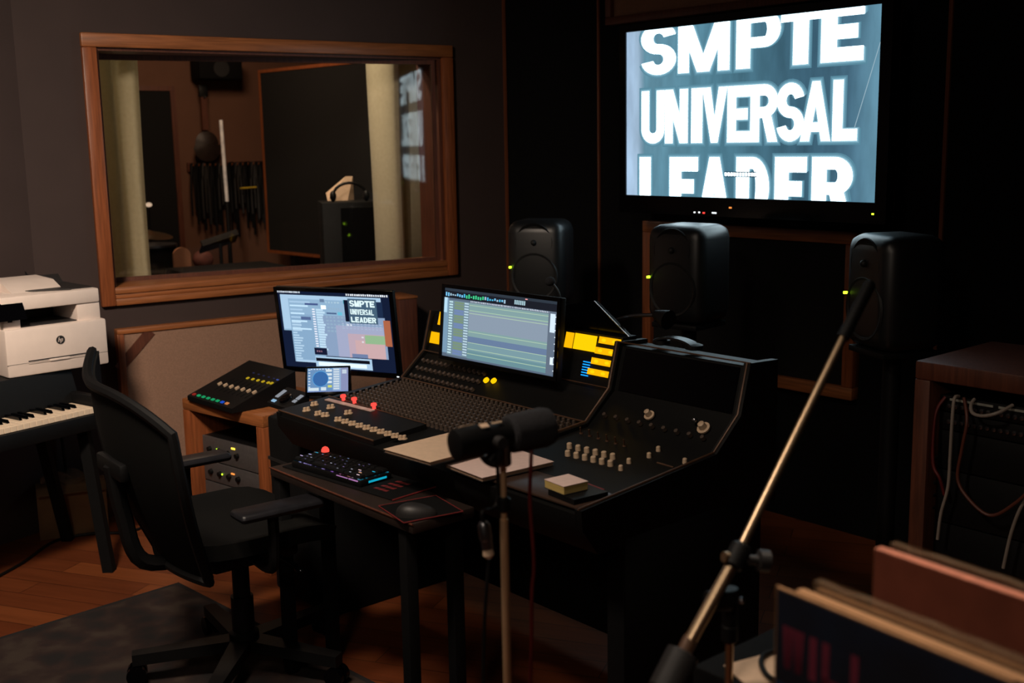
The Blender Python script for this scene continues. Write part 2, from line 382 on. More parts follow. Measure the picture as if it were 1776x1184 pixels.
def letters(mb, F2, text, x, y, w, h, t, gap, clip=None, z=0):
    """F2(x, y, z) -> point; x,y lower left in plane units"""
    for ch in text:
        ww = (t*1.05 if ch == 'I' else w)
        if ch != ' ':
            for poly in glyph(ch, ww, h, t):
                pp = [(x+p.x, y+p.y) for p in poly]
                if clip: pp = clip_poly(pp, clip)
                if len(pp) > 2: mb.face([F2(a, b, z) for a, b in pp])
        x += ww+gap
    return x
def clip_poly(pp, c):
    x0, y0, x1, y1 = c
    for ax, lim, sg in ((0, x0, 1), (0, x1, -1), (1, y0, 1), (1, y1, -1)):
        out = []
        for i in range(len(pp)):
            a, b = pp[i], pp[(i+1) % len(pp)]; da, db = (a[ax]-lim)*sg, (b[ax]-lim)*sg
            if da >= 0: out.append(a)
            if da*db < 0: k = da/(da-db); out.append((a[0]+(b[0]-a[0])*k, a[1]+(b[1]-a[1])*k))
        pp = out
        if not pp: return []
    return pp
# ================================================================== ROOM
CEIL = 2.75
XC, XL, XR = 2.118, -.253, 1.0
m = MB(FI); m.box((-4.6, -3, -.1), (6.0, 9.6, 0)); struct('floor', m, mt('floor'))
m = MB(FI); m.box((-4.6, -3, CEIL), (6.0, 9.6, CEIL+.1)); struct('ceiling', m, mt('ceil'))
WT = .22                                                            # window wall thickness
wx0, wx1, wz0, wz1 = .06, 1.72, 1.006, 2.015                       # opening
m = MB(FW)
m.box((XL, 0, 0), (wx0, WT, CEIL)); m.box((wx1, 0, 0), (XC, WT, CEIL)); m.box((wx0, 0, 0), (wx1, WT, wz0)); m.box((wx0, 0, wz1), (wx1, WT, CEIL))
struct('wall_left', m, mt('wall'))
A0 = -4.585
m = MB(FC); m.box((A0-.3, 3.95, 0), (1.4, 4.1, CEIL)); struct('wall_screen', m, mt('wall_dark'))
m = MB(FC); m.box((1.4, -2.4, 0), (1.55, 4.1, CEIL)); struct('wall_right', m, mt('wall_dark'))
PL = FW @ V((XL, 0, 0))
def wallseg(name, p, q, th, mtl):
    p = V((p[0], p[1], 0)); q = V((q[0], q[1], 0)); d = (q-p).normalized(); n = V((-d.y, d.x, 0))*th
    m = MB(FI); m.prism([p, q, q+n, p+n], (0, 0, CEIL)); struct(name, m, mtl)
wallseg('wall_side', (-3.6, 2.2), (PL.x, PL.y), .15, mt('wall'))
wallseg('wall_rear', (1.2, -2.6), (-3.6, 2.2), .15, mt('wall'))
# live room behind the glass
LY = 2.8
m = MB(FW); m.box((-1.2, LY, 0), (5.2, LY+.12, CEIL)); struct('wall_live_room_far', m, mt('wall_live'))
m = MB(FW); m.box((-1.32, WT, 0), (-1.2, LY+.12, CEIL)); struct('wall_live_room_left', m, mt('wall_dark'))
m = MB(FW); m.box((4.2, WT, 0), (4.32, LY, CEIL)); struct('wall_live_room_right', m, mt('wall_dark'))
m = MB(FW); m.box((XC+.2, WT-.1, 0), (4.2, WT, CEIL)); struct('wall_live_room_front', m, mt('wall_dark'))
m = MB(FW); m.box((XL, -.012, 0), (XC, 0, .09)); struct('baseboard_left', m, mt('wood_dark'))
# thin vertical wood strips on the dark walls
c = PB(1040, 250, 3.95)
m = MB(FC); m.box((c.x-.005, 3.94, 0), (c.x+.005, 3.95, CEIL)); struct('trim_1', m, mt('trimwood'))
c = PB(1641, 250, 3.95)
m = MB(FC); m.box((c.x-.008, 3.94, 0), (c.x+.006, 3.95, CEIL)); struct('trim_2', m, mt('trimwood'))
m = MB(FW); m.box((XC-.024, -.01, 0), (XC-.010, 0, CEIL)); struct('trim_3', m, mt('trimwood'))
# window
win = thing('window_1', None, None, FW @ Matrix.Translation((.89, 0, .932)), kind='structure'); del win['label'], win['category']
W0x, W1x, WZ0, WZ1 = 0, 1.78, .932, 2.073
m = MB(FW)
cw = .06
m.box((0, -.03, WZ1-.058), (W1x, 0, WZ1), .006)
part('top_casing', m, mt('wood_h'), win)
m = MB(FW); m.box((0, -.03, WZ0), (cw, 0, WZ1-.058), .006); part('side_casing', m, mt('wood_v'), win)
m = MB(FW); m.box((W1x-cw, -.03, WZ0), (W1x, 0, WZ1-.058), .006); part('side_casing', m, mt('wood_v'), win)
m = MB(FW); m.box((cw, -.03, WZ0), (W1x-cw, 0, WZ0+.03), .005); m.box((cw, -.018, WZ0+.03), (W1x-cw, 0, WZ0+.05), .003); m.box((cw, -.026, WZ0+.05), (W1x-cw, 0, wz0), .004)
part('bottom_casing', m, mt('wood_h'), win)
m = MB(FW); m.box((wx0-.001, -.02, wz0-.02), (wx1+.001, WT, wz0+.004), .003); part('sill', m, mt('wood_h'), win)
m = MB(FW); t = .012
m.box((wx0-.001, -.002, wz0+.004), (wx0+t, WT, wz1)); m.box((wx1-t, -.002, wz0+.004), (wx1+.001, WT, wz1)); m.box((wx0+t, -.002, wz1-t), (wx1-t, WT, wz1+.001))
part('reveal_lining', m, mt('wood_dark'), win)
GA = math.radians(-7.3)
G = FW @ Matrix.Translation((.89, .118, 0)) @ Matrix.Rotation(GA, 4, 'Z')
m = MB(G); m.box((-.806, -.003, wz0+.02), (.806, .003, wz1-.02)); part('pane', m, mt('glass'), win)
m = MB(G)
for lo, hi in (((-.81, -.012, wz0+.003), (.81, .012, wz0+.022)), ((-.81, -.012, wz1-.034), (.81, .012, wz1-.012)), ((-.81, -.012, wz0+.022), (-.792, .012, wz1-.034)), ((.792, -.012, wz0+.022), (.81, .012, wz1-.034))): m.box(lo, hi)
part('sash', m, mt('wood_dark'), win)
# curtains just behind the glass
def curtain(x0, x1, y, folds, amp, label, z0=.5, z1=2.3, ph=0, key='curtain'):
    m = MB(FW)
    m.grid(lambda u, v: V((x0+(x1-x0)*u+.006*math.sin(9*u+5*v), y+amp*math.sin(u*folds*2*math.pi+ph)*(.75+.25*v)+amp*.4*math.sin(u*folds*5.1+1), z0+(z1-z0)*v)), 60, 10, .004)
    solo('curtain', m, mt(key), label, 'curtain')
a = PW(168, 300, .34).x; b = PW(252, 300, .34).x
curtain(a-.1, b, .34, 3, .035, 'cream curtain gathered at the left end of the studio window', ph=.5)
a = PW(668, 300, .34).x; b = PW(768, 300, .34).x
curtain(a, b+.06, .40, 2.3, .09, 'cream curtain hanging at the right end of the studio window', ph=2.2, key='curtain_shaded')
# acoustic panel under the window
pf = thing('acoustic_panel', 'tan fabric acoustic panel with wooden top rail, on the wall under the window', 'acoustic panel', FW @ Matrix.Translation((.8, 0, .1)))
x0, x1, zt = .047, 1.5, .832
m = MB(FW); m.box((x0, -.05, zt-.022), (x1, 0, zt), .004); part('top_rail', m, mt('wood_h'), pf)
for xx in (x0, x1-.03):
    m = MB(FW); m.box((xx, -.05, .1), (xx+.03, 0, zt-.022), .004); part('side_rail', m, mt('wood_v'), pf)
q0, q1 = PW(262, 574, -.045), PW(206, 640, -.045)
m = MB(FW); dd_ = V((q1.x-q0.x, 0, q1.z-q0.z)); nn_ = V((dd_.z, 0, -dd_.x)).normalized()*.018
m.prism([q0+nn_*1.2, q0-nn_*1.2, q1-nn_*1.2, q1+nn_*1.2], (0, .005, 0)); part('corner_brace', m, mt('wood_dark'), pf, 'dark diagonal corner brace')
m = MB(FW); m.box((x0+.03, -.04, .1), (x1-.03, 0, zt-.022)); part('fabric', m, mt('panel_fabric'), pf)
# narrow wooden cabinet end behind the left monitor
c = PW(704, 513, -.22)
wc = thing('wooden_cabinet', 'narrow brown wooden cabinet between the two desk monitors', 'cabinet', FW @ Matrix.Translation((c.x, -.2, 0)))
m = MB(FW); m.box((c.x-.05, -.24, .02), (c.x+.05, -.07, c.z-.012), .006); part('body', m, mt('wood_dark'), wc)
m = MB(FW); m.box((c.x-.052, -.245, c.z-.012), (c.x+.052, -.068, c.z), .004); part('top', m, mt('wood_h'), wc)
m = MB(FW); m.box((c.x-.045, -.235, 0), (c.x+.045, -.075, .02)); part('plinth', m, mt('black_soft'), wc)
# ================================================================== LIVE ROOM THINGS (seen through the window)
# dark gobo with wooden edge
p0 = PW(455, 122, 2.35); Fg = FW @ Matrix.Translation((p0.x, 2.35, 0)) @ Matrix.Rotation(-math.radians(80), 4, 'Z')
gb = thing('gobo_screen', 'tall black acoustic screen with orange wooden edge behind the window glass', 'acoustic screen', Fg)
gz = p0.z
gb0 = PW(472, 437, 2.35).z
m = MB(Fg); m.box((0.02, -.03, gb0+.02), (1.75, .03, gz-.02)); part('panel', m, mt('panel_dark'), gb)
m = MB(Fg); m.box((0, -.035, gb0), (.02, .035, gz)); m.box((.02, -.035, gz-.02), (1.75, .035, gz)); m.box((.02, -.035, gb0), (1.75, .035, gb0+.02)); part('frame', m, mt('wood_v'), gb)
for x in (.25, 1.5):
    m = MB(Fg); m.box((x, -.02, 0), (x+.05, .02, gb0)); m.box((x, -.25, 0), (x+.05, .25, .03)); part('foot', m, mt('black'), gb)
# dark door at left of the live room
a = PW(226, 157, LY-.03); b = PW(293, 153, LY-.03)
dr = thing('door_1', None, None, FW @ Matrix.Translation((a.x, LY, 0)), kind='structure'); del dr['label'], dr['category']
m = MB(FW); m.box((a.x-.5, LY-.04, 0), (b.x, LY, a.z)); part('leaf', m, mt('panel_dark'), dr)
m = MB(FW); m.box((b.x, LY-.05, 0), (b.x+.035, LY, a.z+.03)); m.box((a.x-.5, LY-.05, a.z), (b.x, LY, a.z+.03)); part('door_frame', m, mt('wood_dark'), dr)
# wall speaker
a = PW(343, 100, LY-.2); b = PW(420, 138, LY-.2)
sp = thing('wall_speaker', 'small black speaker high on the far studio wall above the hanging guitar', 'speaker', FW @ Matrix.Translation(((a.x+b.x)/2, LY-.1, b.z)))
m = MB(FW); m.box((a.x, LY-.22, b.z), (b.x, LY-.03, a.z), .01); part('cabinet', m, mt('black_soft'), sp)
m = MB(FW); m.cyl(((a.x+b.x)/2, LY-.226, (a.z+b.z)/2), ((a.x+b.x)/2, LY-.219, (a.z+b.z)/2), .055); part('driver', m, mt('cone'), sp)
m = MB(FW); m.cyl(((a.x+b.x)/2, LY-.04, (a.z+b.z)/2), ((a.x+b.x)/2, LY, (a.z+b.z)/2), .02); part('bracket', m, mt('black'), sp)
# hanging guitar
c = PW(362, 220, LY-.1)
gu = thing('hanging_guitar', 'dark guitar hanging on the studio wall above the cable rack', 'guitar', FW @ Matrix.Translation((c.x, LY-.06, c.z-.25)))
def gbody(u, v):
    t = 2*math.pi*u; r = .07*(1+.16*math.cos(2*t)) + (.02 if math.sin(t) < 0 else 0)
    return V((c.x-.02+r*.85*math.cos(t)*v, LY-.075+.02*(1-v*v)*-1, c.z-.12+r*1.3*math.sin(t)*v))
m = MB(FW); m.grid(gbody, 28, 5, .03); part('guitar_body', m, M('dark_guitar_varnish', (40, 28, 22), .5), gu)
m = MB(FW); m.box((c.x-.04, LY-.1, c.z-.02), (c.x, LY-.07, c.z+.2)); part('neck', m, mt('wood_dark'), gu)
m = MB(FW); m.box((c.x-.05, LY-.1, c.z+.2), (c.x+.01, LY-.07, c.z+.28), .006); part('headstock', m, mt('black'), gu)
m = MB(FW); m.tube([(c.x-.02, LY, c.z+.22), (c.x-.02, LY-.12, c.z+.2)], .008); part('hanger', m, mt('steel'), gu)
# cable rack on the far wall
a = PW(328, 290, LY-.05); b = PW(460, 290, LY-.05)
rk = thing('cable_hanger', 'wooden wall rail with hooks for cables on the far studio wall', 'cable rack', FW @ Matrix.Translation(((a.x+b.x)/2, LY-.02, a.z)))
m = MB(FW); m.box((a.x, LY-.025, a.z-.03), (b.x, LY, a.z+.03)); part('rail', m, mt('wood_dark'), rk)
NH = 14
for i in range(NH):
    x = a.x+.02+(b.x-a.x-.04)*i/(NH-1)
    m = MB(FW); m.tube([(x, LY-.02, a.z+.01), (x, LY-.07, a.z+.005), (x, LY-.085, a.z+.02)], .004, 6, 3); part('hook', m, mt('wood'), rk)
rg = random.Random(3)
names = ['black', 'black_soft', 'darkgrey']
for i in range(NH):
    x = a.x+.02+(b.x-a.x-.04)*i/(NH-1); ln = rg.uniform(.32, .52) if i < 8 else rg.uniform(.28, .48); m = MB(FW)
    for k in range(3):
        w = .012+.006*k; yy = LY-.045-.016*k; z0 = a.z+.02
        m.tube([(x-w, yy, z0-ln*(.75+.1*k)), (x-w, yy, z0-ln*.4), (x-w*.4, yy, z0-.01), (x, yy, z0), (x+w*.4, yy, z0-.01), (x+w, yy, z0-ln*.45), (x+w*1.1, yy, z0-ln*(.85+.1*k))], .007, 6, 3)
    solo('coiled_cable', m, mt(names[i % 3]), 'black cable hanging in a loop from the hooks of the wall rail', 'cable', 'cables on the wall rail')
# yellow cable tag / lit strip on the hanging cables
c = PW(432, 326, LY-.14); m = MB(FW); m.cyl((c.x-.06, LY-.125, c.z), (c.x+.06, LY-.125, c.z+.004), .006); solo('yellow_cable_tie', m, M('yellow_tie', (210, 180, 50), .5), 'yellow cable tie among the black hanging cables', 'cable tie')
# chrome mic stand with lit rod in front of the cables
c = PW(388, 280, 2.2); top = PW(383, 208, 2.2); bt = PW(394, 352, 2.2)
ms = thing('studio_microphone_stand', 'bright chrome microphone stand upright before the hanging cables in the studio', 'microphone stand', FW @ Matrix.Translation((c.x, 2.2, 0)))
m = MB(FW); m.cyl((bt.x, 2.2, bt.z), (top.x, 2.2, top.z), .012); part('upper_tube', m, M('pale_metal_tube', (232, 236, 245), .35, spec=.8), ms)
m = MB(FW); m.cyl((bt.x, 2.2, .03), (bt.x, 2.2, bt.z+.01), .014); part('lower_tube', m, mt('black'), ms)
m = MB(FW); m.lathe((bt.x, 2.2, 0), (0, 0, 1), [(0, .14), (.015, .14), (.03, .03)], 24); part('base', m, mt('black'), ms)
# music stand
c = PW(382, 420, 1.9)
mu = thing('music_stand', 'black music stand with flat desk inside the studio, left of the acoustic screen', 'music stand', FW @ Matrix.Translation((c.x, 1.9, 0)))
m = MB(FW); T = Matrix.Translation((c.x-.01, 1.9, c.z)) @ Matrix.Rotation(-.25, 4, 'Y') @ Matrix.Rotation(-.5, 4, 'X'); m.box((-.12, -.06, -.012), (.12, .06, .004), T=T); m.box((-.12, -.06, 0), (.12, -.045, .025), T=T); part('desk', m, mt('black'), mu)
m = MB(FW); m.cyl((c.x, 1.9, .2), (c.x, 1.9, c.z), .011); part('pole', m, mt('black'), mu)
for k in range(3):
    t = k*2.094; m = MB(FW); m.tube([(c.x, 1.9, .3), (c.x+.25*math.cos(t), 1.9+.25*math.sin(t), .008)], .008, 6, 1); part('leg', m, mt('black'), mu)
# pale rounded chair back
a = PW(300, 430, 1.35); b = PW(330, 430, 1.35)
ch = thing('wooden_chair', 'pale wooden chair with rounded back behind the lower left of the window', 'chair', FW @ Matrix.Translation(((a.x+b.x)/2, 1.2, 0)))
cx = (a.x+b.x)/2; hw = (b.x-a.x)/2
pts = [(cx-hw, 1.35, .5), (cx+hw, 1.35, .5)]+[(cx+hw*math.cos(t), 1.35, a.z-hw*.9+hw*.9*math.sin(t)) for t in (math.pi*i/12 for i in range(13))]
m = MB(FW); m.prism(pts, (0, .02, 0)); part('backrest', m, mt('paleshape'), ch)
m = MB(FW); m.box((cx-.2, 1.37, .44), (cx+.2, 1.75, .47), .01); part('seat', m, mt('paleshape'), ch)
for sx in (-1, 1):
    for yy in (1.38, 1.7):
        m = MB(FW); m.box((cx+sx*.17-.015, yy, 0), (cx+sx*.17+.015, yy+.03, .44)); part('leg', m, mt('wood_dark'), ch)
c = PW(352, 450, 2.1); m = MB(FW); m.ball((c.x, 2.1, c.z), .075, (.9, .6, .8)); 
m.box((c.x-.03, 2.07, .0), (c.x+.03, 2.13, c.z-.04)); solo('padded_stool', m, M('dusty_rose', (120, 72, 62), .7), 'dull red rounded stool top just right of the pale chair back', 'stool')
# upright piano top
a = PW(322, 474, .95); b = PW(498, 462, .95)
pn = thing('studio_bench', 'long black flat bench top along the bottom of the window, inside the studio', 'bench', FW @ Matrix.Translation(((a.x+b.x)/2, 1.1, 0)))
m = MB(FW); m.box((a.x, .95, a.z-.06), (b.x, 1.3, a.z), .006); part('top', m, mt('black'), pn)
for sx in (a.x+.03, b.x-.07):
    m = MB(FW); m.box((sx, .98, 0), (sx+.04, 1.27, a.z-.06)); part('leg', m, mt('black'), pn)
# drum with cymbal in the dark left
c = PW(258, 405, 2.35)
cy = thing('cymbal_stand', 'dim cymbal on a stand beside the left curtain, inside the studio', 'cymbal', FW @ Matrix.Translation((c.x, 2.35, 0)))
m = MB(FW); m.lathe((c.x, 2.35, c.z), (.1, -.15, 1), [(-.008, .15), (.0, .1), (.008, .035), (.02, .02), (.022, .002)], 28); part('cymbal', m, mt('chrome'), cy)
m = MB(FW); m.cyl((c.x, 2.35, .02), (c.x, 2.35, c.z), .01); part('pole', m, mt('steel'), cy)
m = MB(FW); m.lathe((c.x, 2.35, 0), (0, 0, 1), [(0, .13), (.012, .13), (.03, .02)], 20); part('base', m, mt('black'), cy)
c = PW(262, 455, 1.7)
dm = thing('floor_tom', 'dark round drum under the dim cymbal, inside the studio', 'drum', FW @ Matrix.Translation((c.x, 1.75, 0)))
m = MB(FW); m.cyl((c.x, 1.75, .35), (c.x, 1.75, c.z+.09), .16, n=28); part('shell', m, mt('black'), dm)
m = MB(FW); m.lathe((c.x, 1.75, c.z+.09), (0, 0, 1), [(0, .168), (.012, .168), (.013, .15)], 28); part('hoop', m, mt('steel'), dm)
for k in range(3):
    t = k*2.094+.4; m = MB(FW); m.cyl((c.x+.15*math.cos(t), 1.75+.15*math.sin(t), 0), (c.x+.15*math.cos(t), 1.75+.15*math.sin(t), .5), .008); part('leg', m, mt('steel'), dm)
c = PW(258, 355, 2.55); m = MB(FW); m.ball((c.x, 2.55, c.z), .018, (1.2, 1, .8)); slp = thing('studio_glint', 'tiny glowing bead for a glint, on a thin pole at the edge of the left curtain', 'lamp', FW @ Matrix.Translation((c.x, 2.55, 0))); part('glint_bead', m, emis((235, 200, 170), .9), slp)  # glowing bead paints a tiny glint; the pole only holds it up
m = MB(FW); m.cyl((c.x, 2.55, c.z-.01), (c.x, 2.55, 0), .004); part('pole', m, mt('black_soft'), slp)
m = MB(FW); m.cyl((c.x, 2.55, 0), (c.x, 2.55, .012), .08); part('base', m, mt('black_soft'), slp)
# cabinet at right with a folded paper and headphones
a = PW(536, 345, .75); b = PW(572, 345, .75)
zt = PW(560, 350, .75).z
Fk = FW @ Matrix.Translation((b.x, .62, 0)) @ Matrix.Rotation(-.35, 4, 'Z')
ca = thing('amplifier_cabinet', 'tall dark amplifier cabinet before the acoustic screen, inside the studio', 'amplifier', Fk)
m = MB(Fk); m.box((-.1, 0, .03), (.24, .3, zt), .008); part('cabinet', m, mt('black'), ca)
m = MB(Fk); m.box((-.0, -.012, .08), (.22, .0, zt-.03)); part('grille', m, mt('black_soft'), ca)
for sx in (-.07, .21):
    m = MB(Fk); m.cyl((sx, .05, 0), (sx, .05, .03), .02); part('foot', m, mt('black'), ca)
    m = MB(Fk); m.cyl((sx, .25, 0), (sx, .25, .03), .02); part('foot', m, mt('black'), ca)
m = MB(Fk); m.face([(-.05, .2, zt), (.06, .2, zt), (.06, .27, zt+.13), (-.05, .3, zt+.04)]); m.face([(.06, .2, zt), (.1, .24, zt), (.1, .27, zt+.13), (.06, .27, zt+.13)])
solo('folded_sheet', m, mt('paper'), 'folded pale sheet standing on the dark amplifier cabinet', 'paper', smooth=False)
m = MB(Fk); pts = [(.06+.09*math.cos(t), .08, zt+.03+.07*math.sin(t)) for t in (math.pi*i/10 for i in range(11))]; m.tube(pts, .008, 6, 1); m.ball((-.03, .08, zt+.03), .03, (.6, 1, 1)); m.ball((.15, .08, zt+.03), .03, (.6, 1, 1))
solo('headphones', m, mt('black'), 'black headphones resting on the dark amplifier cabinet', 'headphones')
# ================================================================== SCREEN WALL
# big wooden panel under the television, and the one above it
def wallpanel(label, a0, a1, z0, z1, fw=.05, kh='wood_h', kv='wood_v', kc='panel_dark'):
    t = thing('soffit_panel', label, 'wall panel', FC @ Matrix.Translation(((a0+a1)/2, 3.93, z0)))
    m = MB(FC); m.box((a0, 3.9, z1-fw), (a1, 3.95, z1), .004); part('top_rail', m, mt(kh), t)
    m = MB(FC); m.box((a0, 3.9, z0), (a1, 3.95, z0+fw), .004); part('bottom_rail', m, mt(kh), t)
    for x in (a0, a1-fw):
        m = MB(FC); m.box((x, 3.9, z0+fw), (x+fw, 3.95, z1-fw), .004); part('stile', m, mt(kv), t)
    m = MB(FC); m.box((a0+fw, 3.925, z0+fw), (a1-fw, 3.95, z1-fw)); part('cloth', m, mt(kc), t)
wallpanel('dark cloth panel with orange wooden frame on the wall below the television', -3.595, -2.475, .565, 1.232)
wallpanel('wood-framed dark panel on the wall above the television', -3.83, -2.4, 2.118, 2.62, .035, 'wood_dark', 'wood_dark', 'brown_cloth')
# television
FT = frame((.50466, 4.99048, 0), -.86084)
TW, TH_, TZ = 1.21, .68, 2.044
tv = thing('television', 'large wall television showing the white film leader words', 'television', FT @ Matrix.Translation((.605, 0, 1.364)))
m = MB(FT); m.box((-.035, .012, TZ-TH_-.075), (TW+.045, .06, TZ+.03), .008); part('housing', m, mt('black_gloss'), tv)
m = MB(FT); bz = -.004
for lo, hi in (((-.035, bz, TZ-TH_-.075), (TW+.045, .012, TZ-TH_)), ((-.035, bz, TZ), (TW+.045, .012, TZ+.03)), ((-.035, bz, TZ-TH_), (0, .012, TZ)), ((TW, bz, TZ-TH_), (TW+.045, .012, TZ))): m.box(lo, hi)
part('bezel', m, mt('black_gloss'), tv)
m = MB(FT); m.face([(0, .004, TZ-TH_), (TW, .004, TZ-TH_), (TW, .004, TZ), (0, .004, TZ)]); scr = part('screen', m, mt('tv_picture'), tv, smooth=False)
def tvp(u, v): 
    p = onplane(FT, u, v, 0); return p.x, p.z-(TZ-TH_)
def crop(x, y): return tvp(1040+x*600/1776, y*600/1776)
clip = (0.001, 0.001, TW-.001, TH_-.001)
def word(chars, boxes, yt, yb, tt, cut=None):
    """boxes: (x0, x1) in the zoomed crop; yt, yb: top and bottom heights on the screen"""
    m = MB(FT)
    for ch, (x0, x1), in zip(chars, boxes):
        ym = 600
        a = crop(x0, ym)[0]; b = crop(x1, ym)[0]
        for g, yy, mk_ in ((.015, .0034, 'tv_haze'), (.009, .003, 'tv_halo'), (.004, .0026, 'tv_glow'), (0, .0015, 'tv_text')):
            m.mat(MT[mk_])
            for poly in glyph(ch, b-a+2*g, yt-yb+2*g, tt+2*g):
                pp = clip_poly([(a-g+p.x, yb-g+p.y) for p in poly], clip)
                if len(pp) > 2: m.face([(x, yy, z+TZ-TH_) for x, z in pp])
    part('lettering', m, None, scr, 'bright white lettering on the screen', smooth=False)
yb1 = crop(1235, 315)[1]; yb2 = crop(1250, 722)[1]; yt2 = crop(1230, 410)[1]; yt3 = crop(1200, 806)[1]
word('SMPTE', [(212, 388), (400, 660), (695, 918), (920, 1127), (1125, 1342)], TH_+.022, yb1, .066)
word('UNIVERSAL', [(215, 330), (335, 450), (470, 525), (525, 652), (655, 775), (773, 912), (908, 1047), (1030, 1185), (1195, 1322)], yt2, yb2, .041)
word('LEADER', [(205, 320), (360, 505), (512, 672), (705, 875), (905, 1068), (1097, 1308)], yt3, yt3-.235, .062)
m = MB(FT); rr = random.Random(5)
a = crop(640, 880); b = crop(805, 910)
m.mat(emis((40, 60, 75), 1)); a = (a[0], a[1]+TZ-TH_); b = (b[0], b[1]+TZ-TH_); m.face([(a[0], .0008, b[1]), (b[0], .0008, b[1]), (b[0], .0008, a[1]), (a[0], .0008, a[1])])
m.mat(MT['tv_text'])
for k in range(11):
    x = a[0]+(b[0]-a[0])*(k+.15)/11; w = (b[0]-a[0])/11*.7; m.face([(x, .0004, b[1]+.004), (x+w, .0004, b[1]+.004), (x+w, .0004, a[1]-.004), (x, .0004, a[1]-.004)])
part('timecode', m, None, scr, 'tiny row of timecode characters', smooth=False)
m = MB(FT); a = crop(1440, 215); b = crop(1305, 660); d = .0016; a = (a[0], a[1]+TZ-TH_); b = (b[0], b[1]+TZ-TH_); m.face([(a[0]-d, .0022, a[1]), (a[0]+d, .0022, a[1]), (b[0]+d, .0022, b[1]), (b[0]-d, .0022, b[1])]); part('film_scratch', m, emis((170, 200, 215), .8), scr, smooth=False)
for u, v, w, mm in ((1206, 368, .008, 'led_white'), (1214, 368, .008, 'led_white'), (1222, 369, .01, 'red_glow'), (1240, 369, .022, 'led_white'), (1268, 360, .012, 'led_orange'), (1515, 371, .008, 'led_green')):  # indicators, and the green end spot a painted reflection of a speaker light
    x, z = tvp(u, v); z += TZ-TH_; m = MB(FT); m.box((x-w/2, -.0065, z-.003), (x+w/2, -.004, z+.003)); part('bezel_light_spot', m, mt(mm), tv)
m = MB(FT); m.box((.4, .06, 1.55), (.8, .09, 1.85)); m.box((.55, .09, 1.62), (.65, .21, 1.78)); 
mc = part('wall_mount', m, mt('black'), tv)
m = MB(FC); m.box((-3.05, 3.9, 1.55), (-2.8, 3.949, 1.85)); part('wall_plate', m, mt('black'), tv)
# speakers
def speaker(u, topv, b, aim, label, w=.25, d=.225, h=.365):
    p = PB(u, topv, b); zt = p.z; a = p.x; z0 = zt-h
    Fs = FC @ Matrix.Translation((a, b, 0)) @ Matrix.Rotation(aim, 4, 'Z')
    t = thing('studio_monitor_speaker', label, 'speaker', Fs @ Matrix.Translation((0, 0, z0)), 'studio monitor speakers behind the desk')
    m = MB(Fs)
    m.box((-w/2, -d/2, z0), (w/2, d/2, zt), .05, seg=5); part('cabinet', m, mt('speaker'), t)
    m = MB(Fs); m.lathe((0, -d/2+.004, z0+.13), (0, -1, 0), [(-.02, .03), (-.02, .075), (.004, .092), (.006, .1), (0, .104)], 28); part('woofer', m, mt('cone'), t)
    m = MB(Fs); m.lathe((0, -d/2+.004, z0+.275), (0, -1, 0), [(-.02, .012), (-.016, .03), (.003, .075), (.004, .08), (0, .082)], 28); tw = part('tweeter', m, mt('black'), t)
    m = MB(Fs); m.ball((0, -d/2-.004, z0+.275), .012); part('dome', m, mt('cone'), tw)
    m = MB(Fs); m.cbox((-w/2+.02, -d/2-.001, z0+.17), (.008, .012, .008)); part('power_light', m, mt('led_green'), t, 'lit green power light')
    s = thing('speaker_stand', label.replace('studio monitor speaker', 'floor stand under the speaker').split(',')[0], 'speaker stand', Fs)
    m = MB(Fs); m.box((-.1, -.1, z0-.02), (.1, .1, z0), .004); part('top_plate', m, mt('black'), s)
    m = MB(Fs); m.cyl((0, 0, .03), (0, 0, z0-.02), .03); part('column', m, mt('black'), s)
    m = MB(Fs); m.lathe((0, 0, 0), (0, 0, 1), [(0, .17), (.02, .17), (.03, .1)], 28); part('base', m, mt('black'), s)
    return t
s1 = speaker(938, 380, 3.3, .55, 'leftmost dark studio monitor speaker in the corner, left of the television')
s2 = speaker(1196, 388, 3.3, .1, 'centre dark studio monitor speaker with bluish lit top, below the television')
s3 = speaker(1556, 405, 3.3, -.45, 'rightmost dim studio monitor speaker, right of the wooden wall panel')
for o, l in zip([x for x in bpy.data.objects if x.name.startswith('speaker_stand')], ('black floor stand under the leftmost monitor speaker', 'black floor stand under the centre monitor speaker', 'black floor stand under the rightmost monitor speaker')): o['label'] = l
# ================================================================== MIXING CONSOLE  (FC frame: x = a, y = b)
AL, AM, AR = -3.285, -2.347, -1.856
P0, P2, P3, P4 = (1.805, .74), (2.302, .782), (2.401, .868), (2.439, 1.006)
co = thing('mixing_console', 'large black mixing console with amber meters and rows of knobs, centre of the room', 'mixing console', FC @ Matrix.Translation(((AL+AR)/2, 2.15, 0)))
def slope(b): return P0[1]+(P2[1]-P0[1])*(b-P0[0])/(P2[0]-P0[0])
def prof(a0, a1, off=0, m=None):
    pts = [(P0[0], P0[1]-off), (P2[0], P2[1]-off), (P3[0]+off, P3[1]-off*.7), (P4[0]+off, P4[1]-off), (2.56, 1.0-off), (2.56, .6), (1.86, .62), (P0[0]+.004, .69)]
    m.prism([(a0, y, z) for y, z in pts], (a1-a0, 0, 0)); return m
m = MB(FC); prof(AL+.02, AR-.02, .012, m); part('chassis', m, mt('console'), co)
for x in (AL, AM-.011, AR-.022):
    m = MB(FC); prof(x, x+.022, 0, m); part('side_panel', m, mt('console'), co)
for x in (AL, AR-.06):
    m = MB(FC); m.box((x, 1.95, 0), (x+.06, 2.5, .64), .005); part('leg', m, mt('black_soft'), co)
m = MB(FC); m.box((AL+.06, 2.38, .1), (AR-.06, 2.42, .62)); part('modesty_panel', m, mt('black_soft'), co)
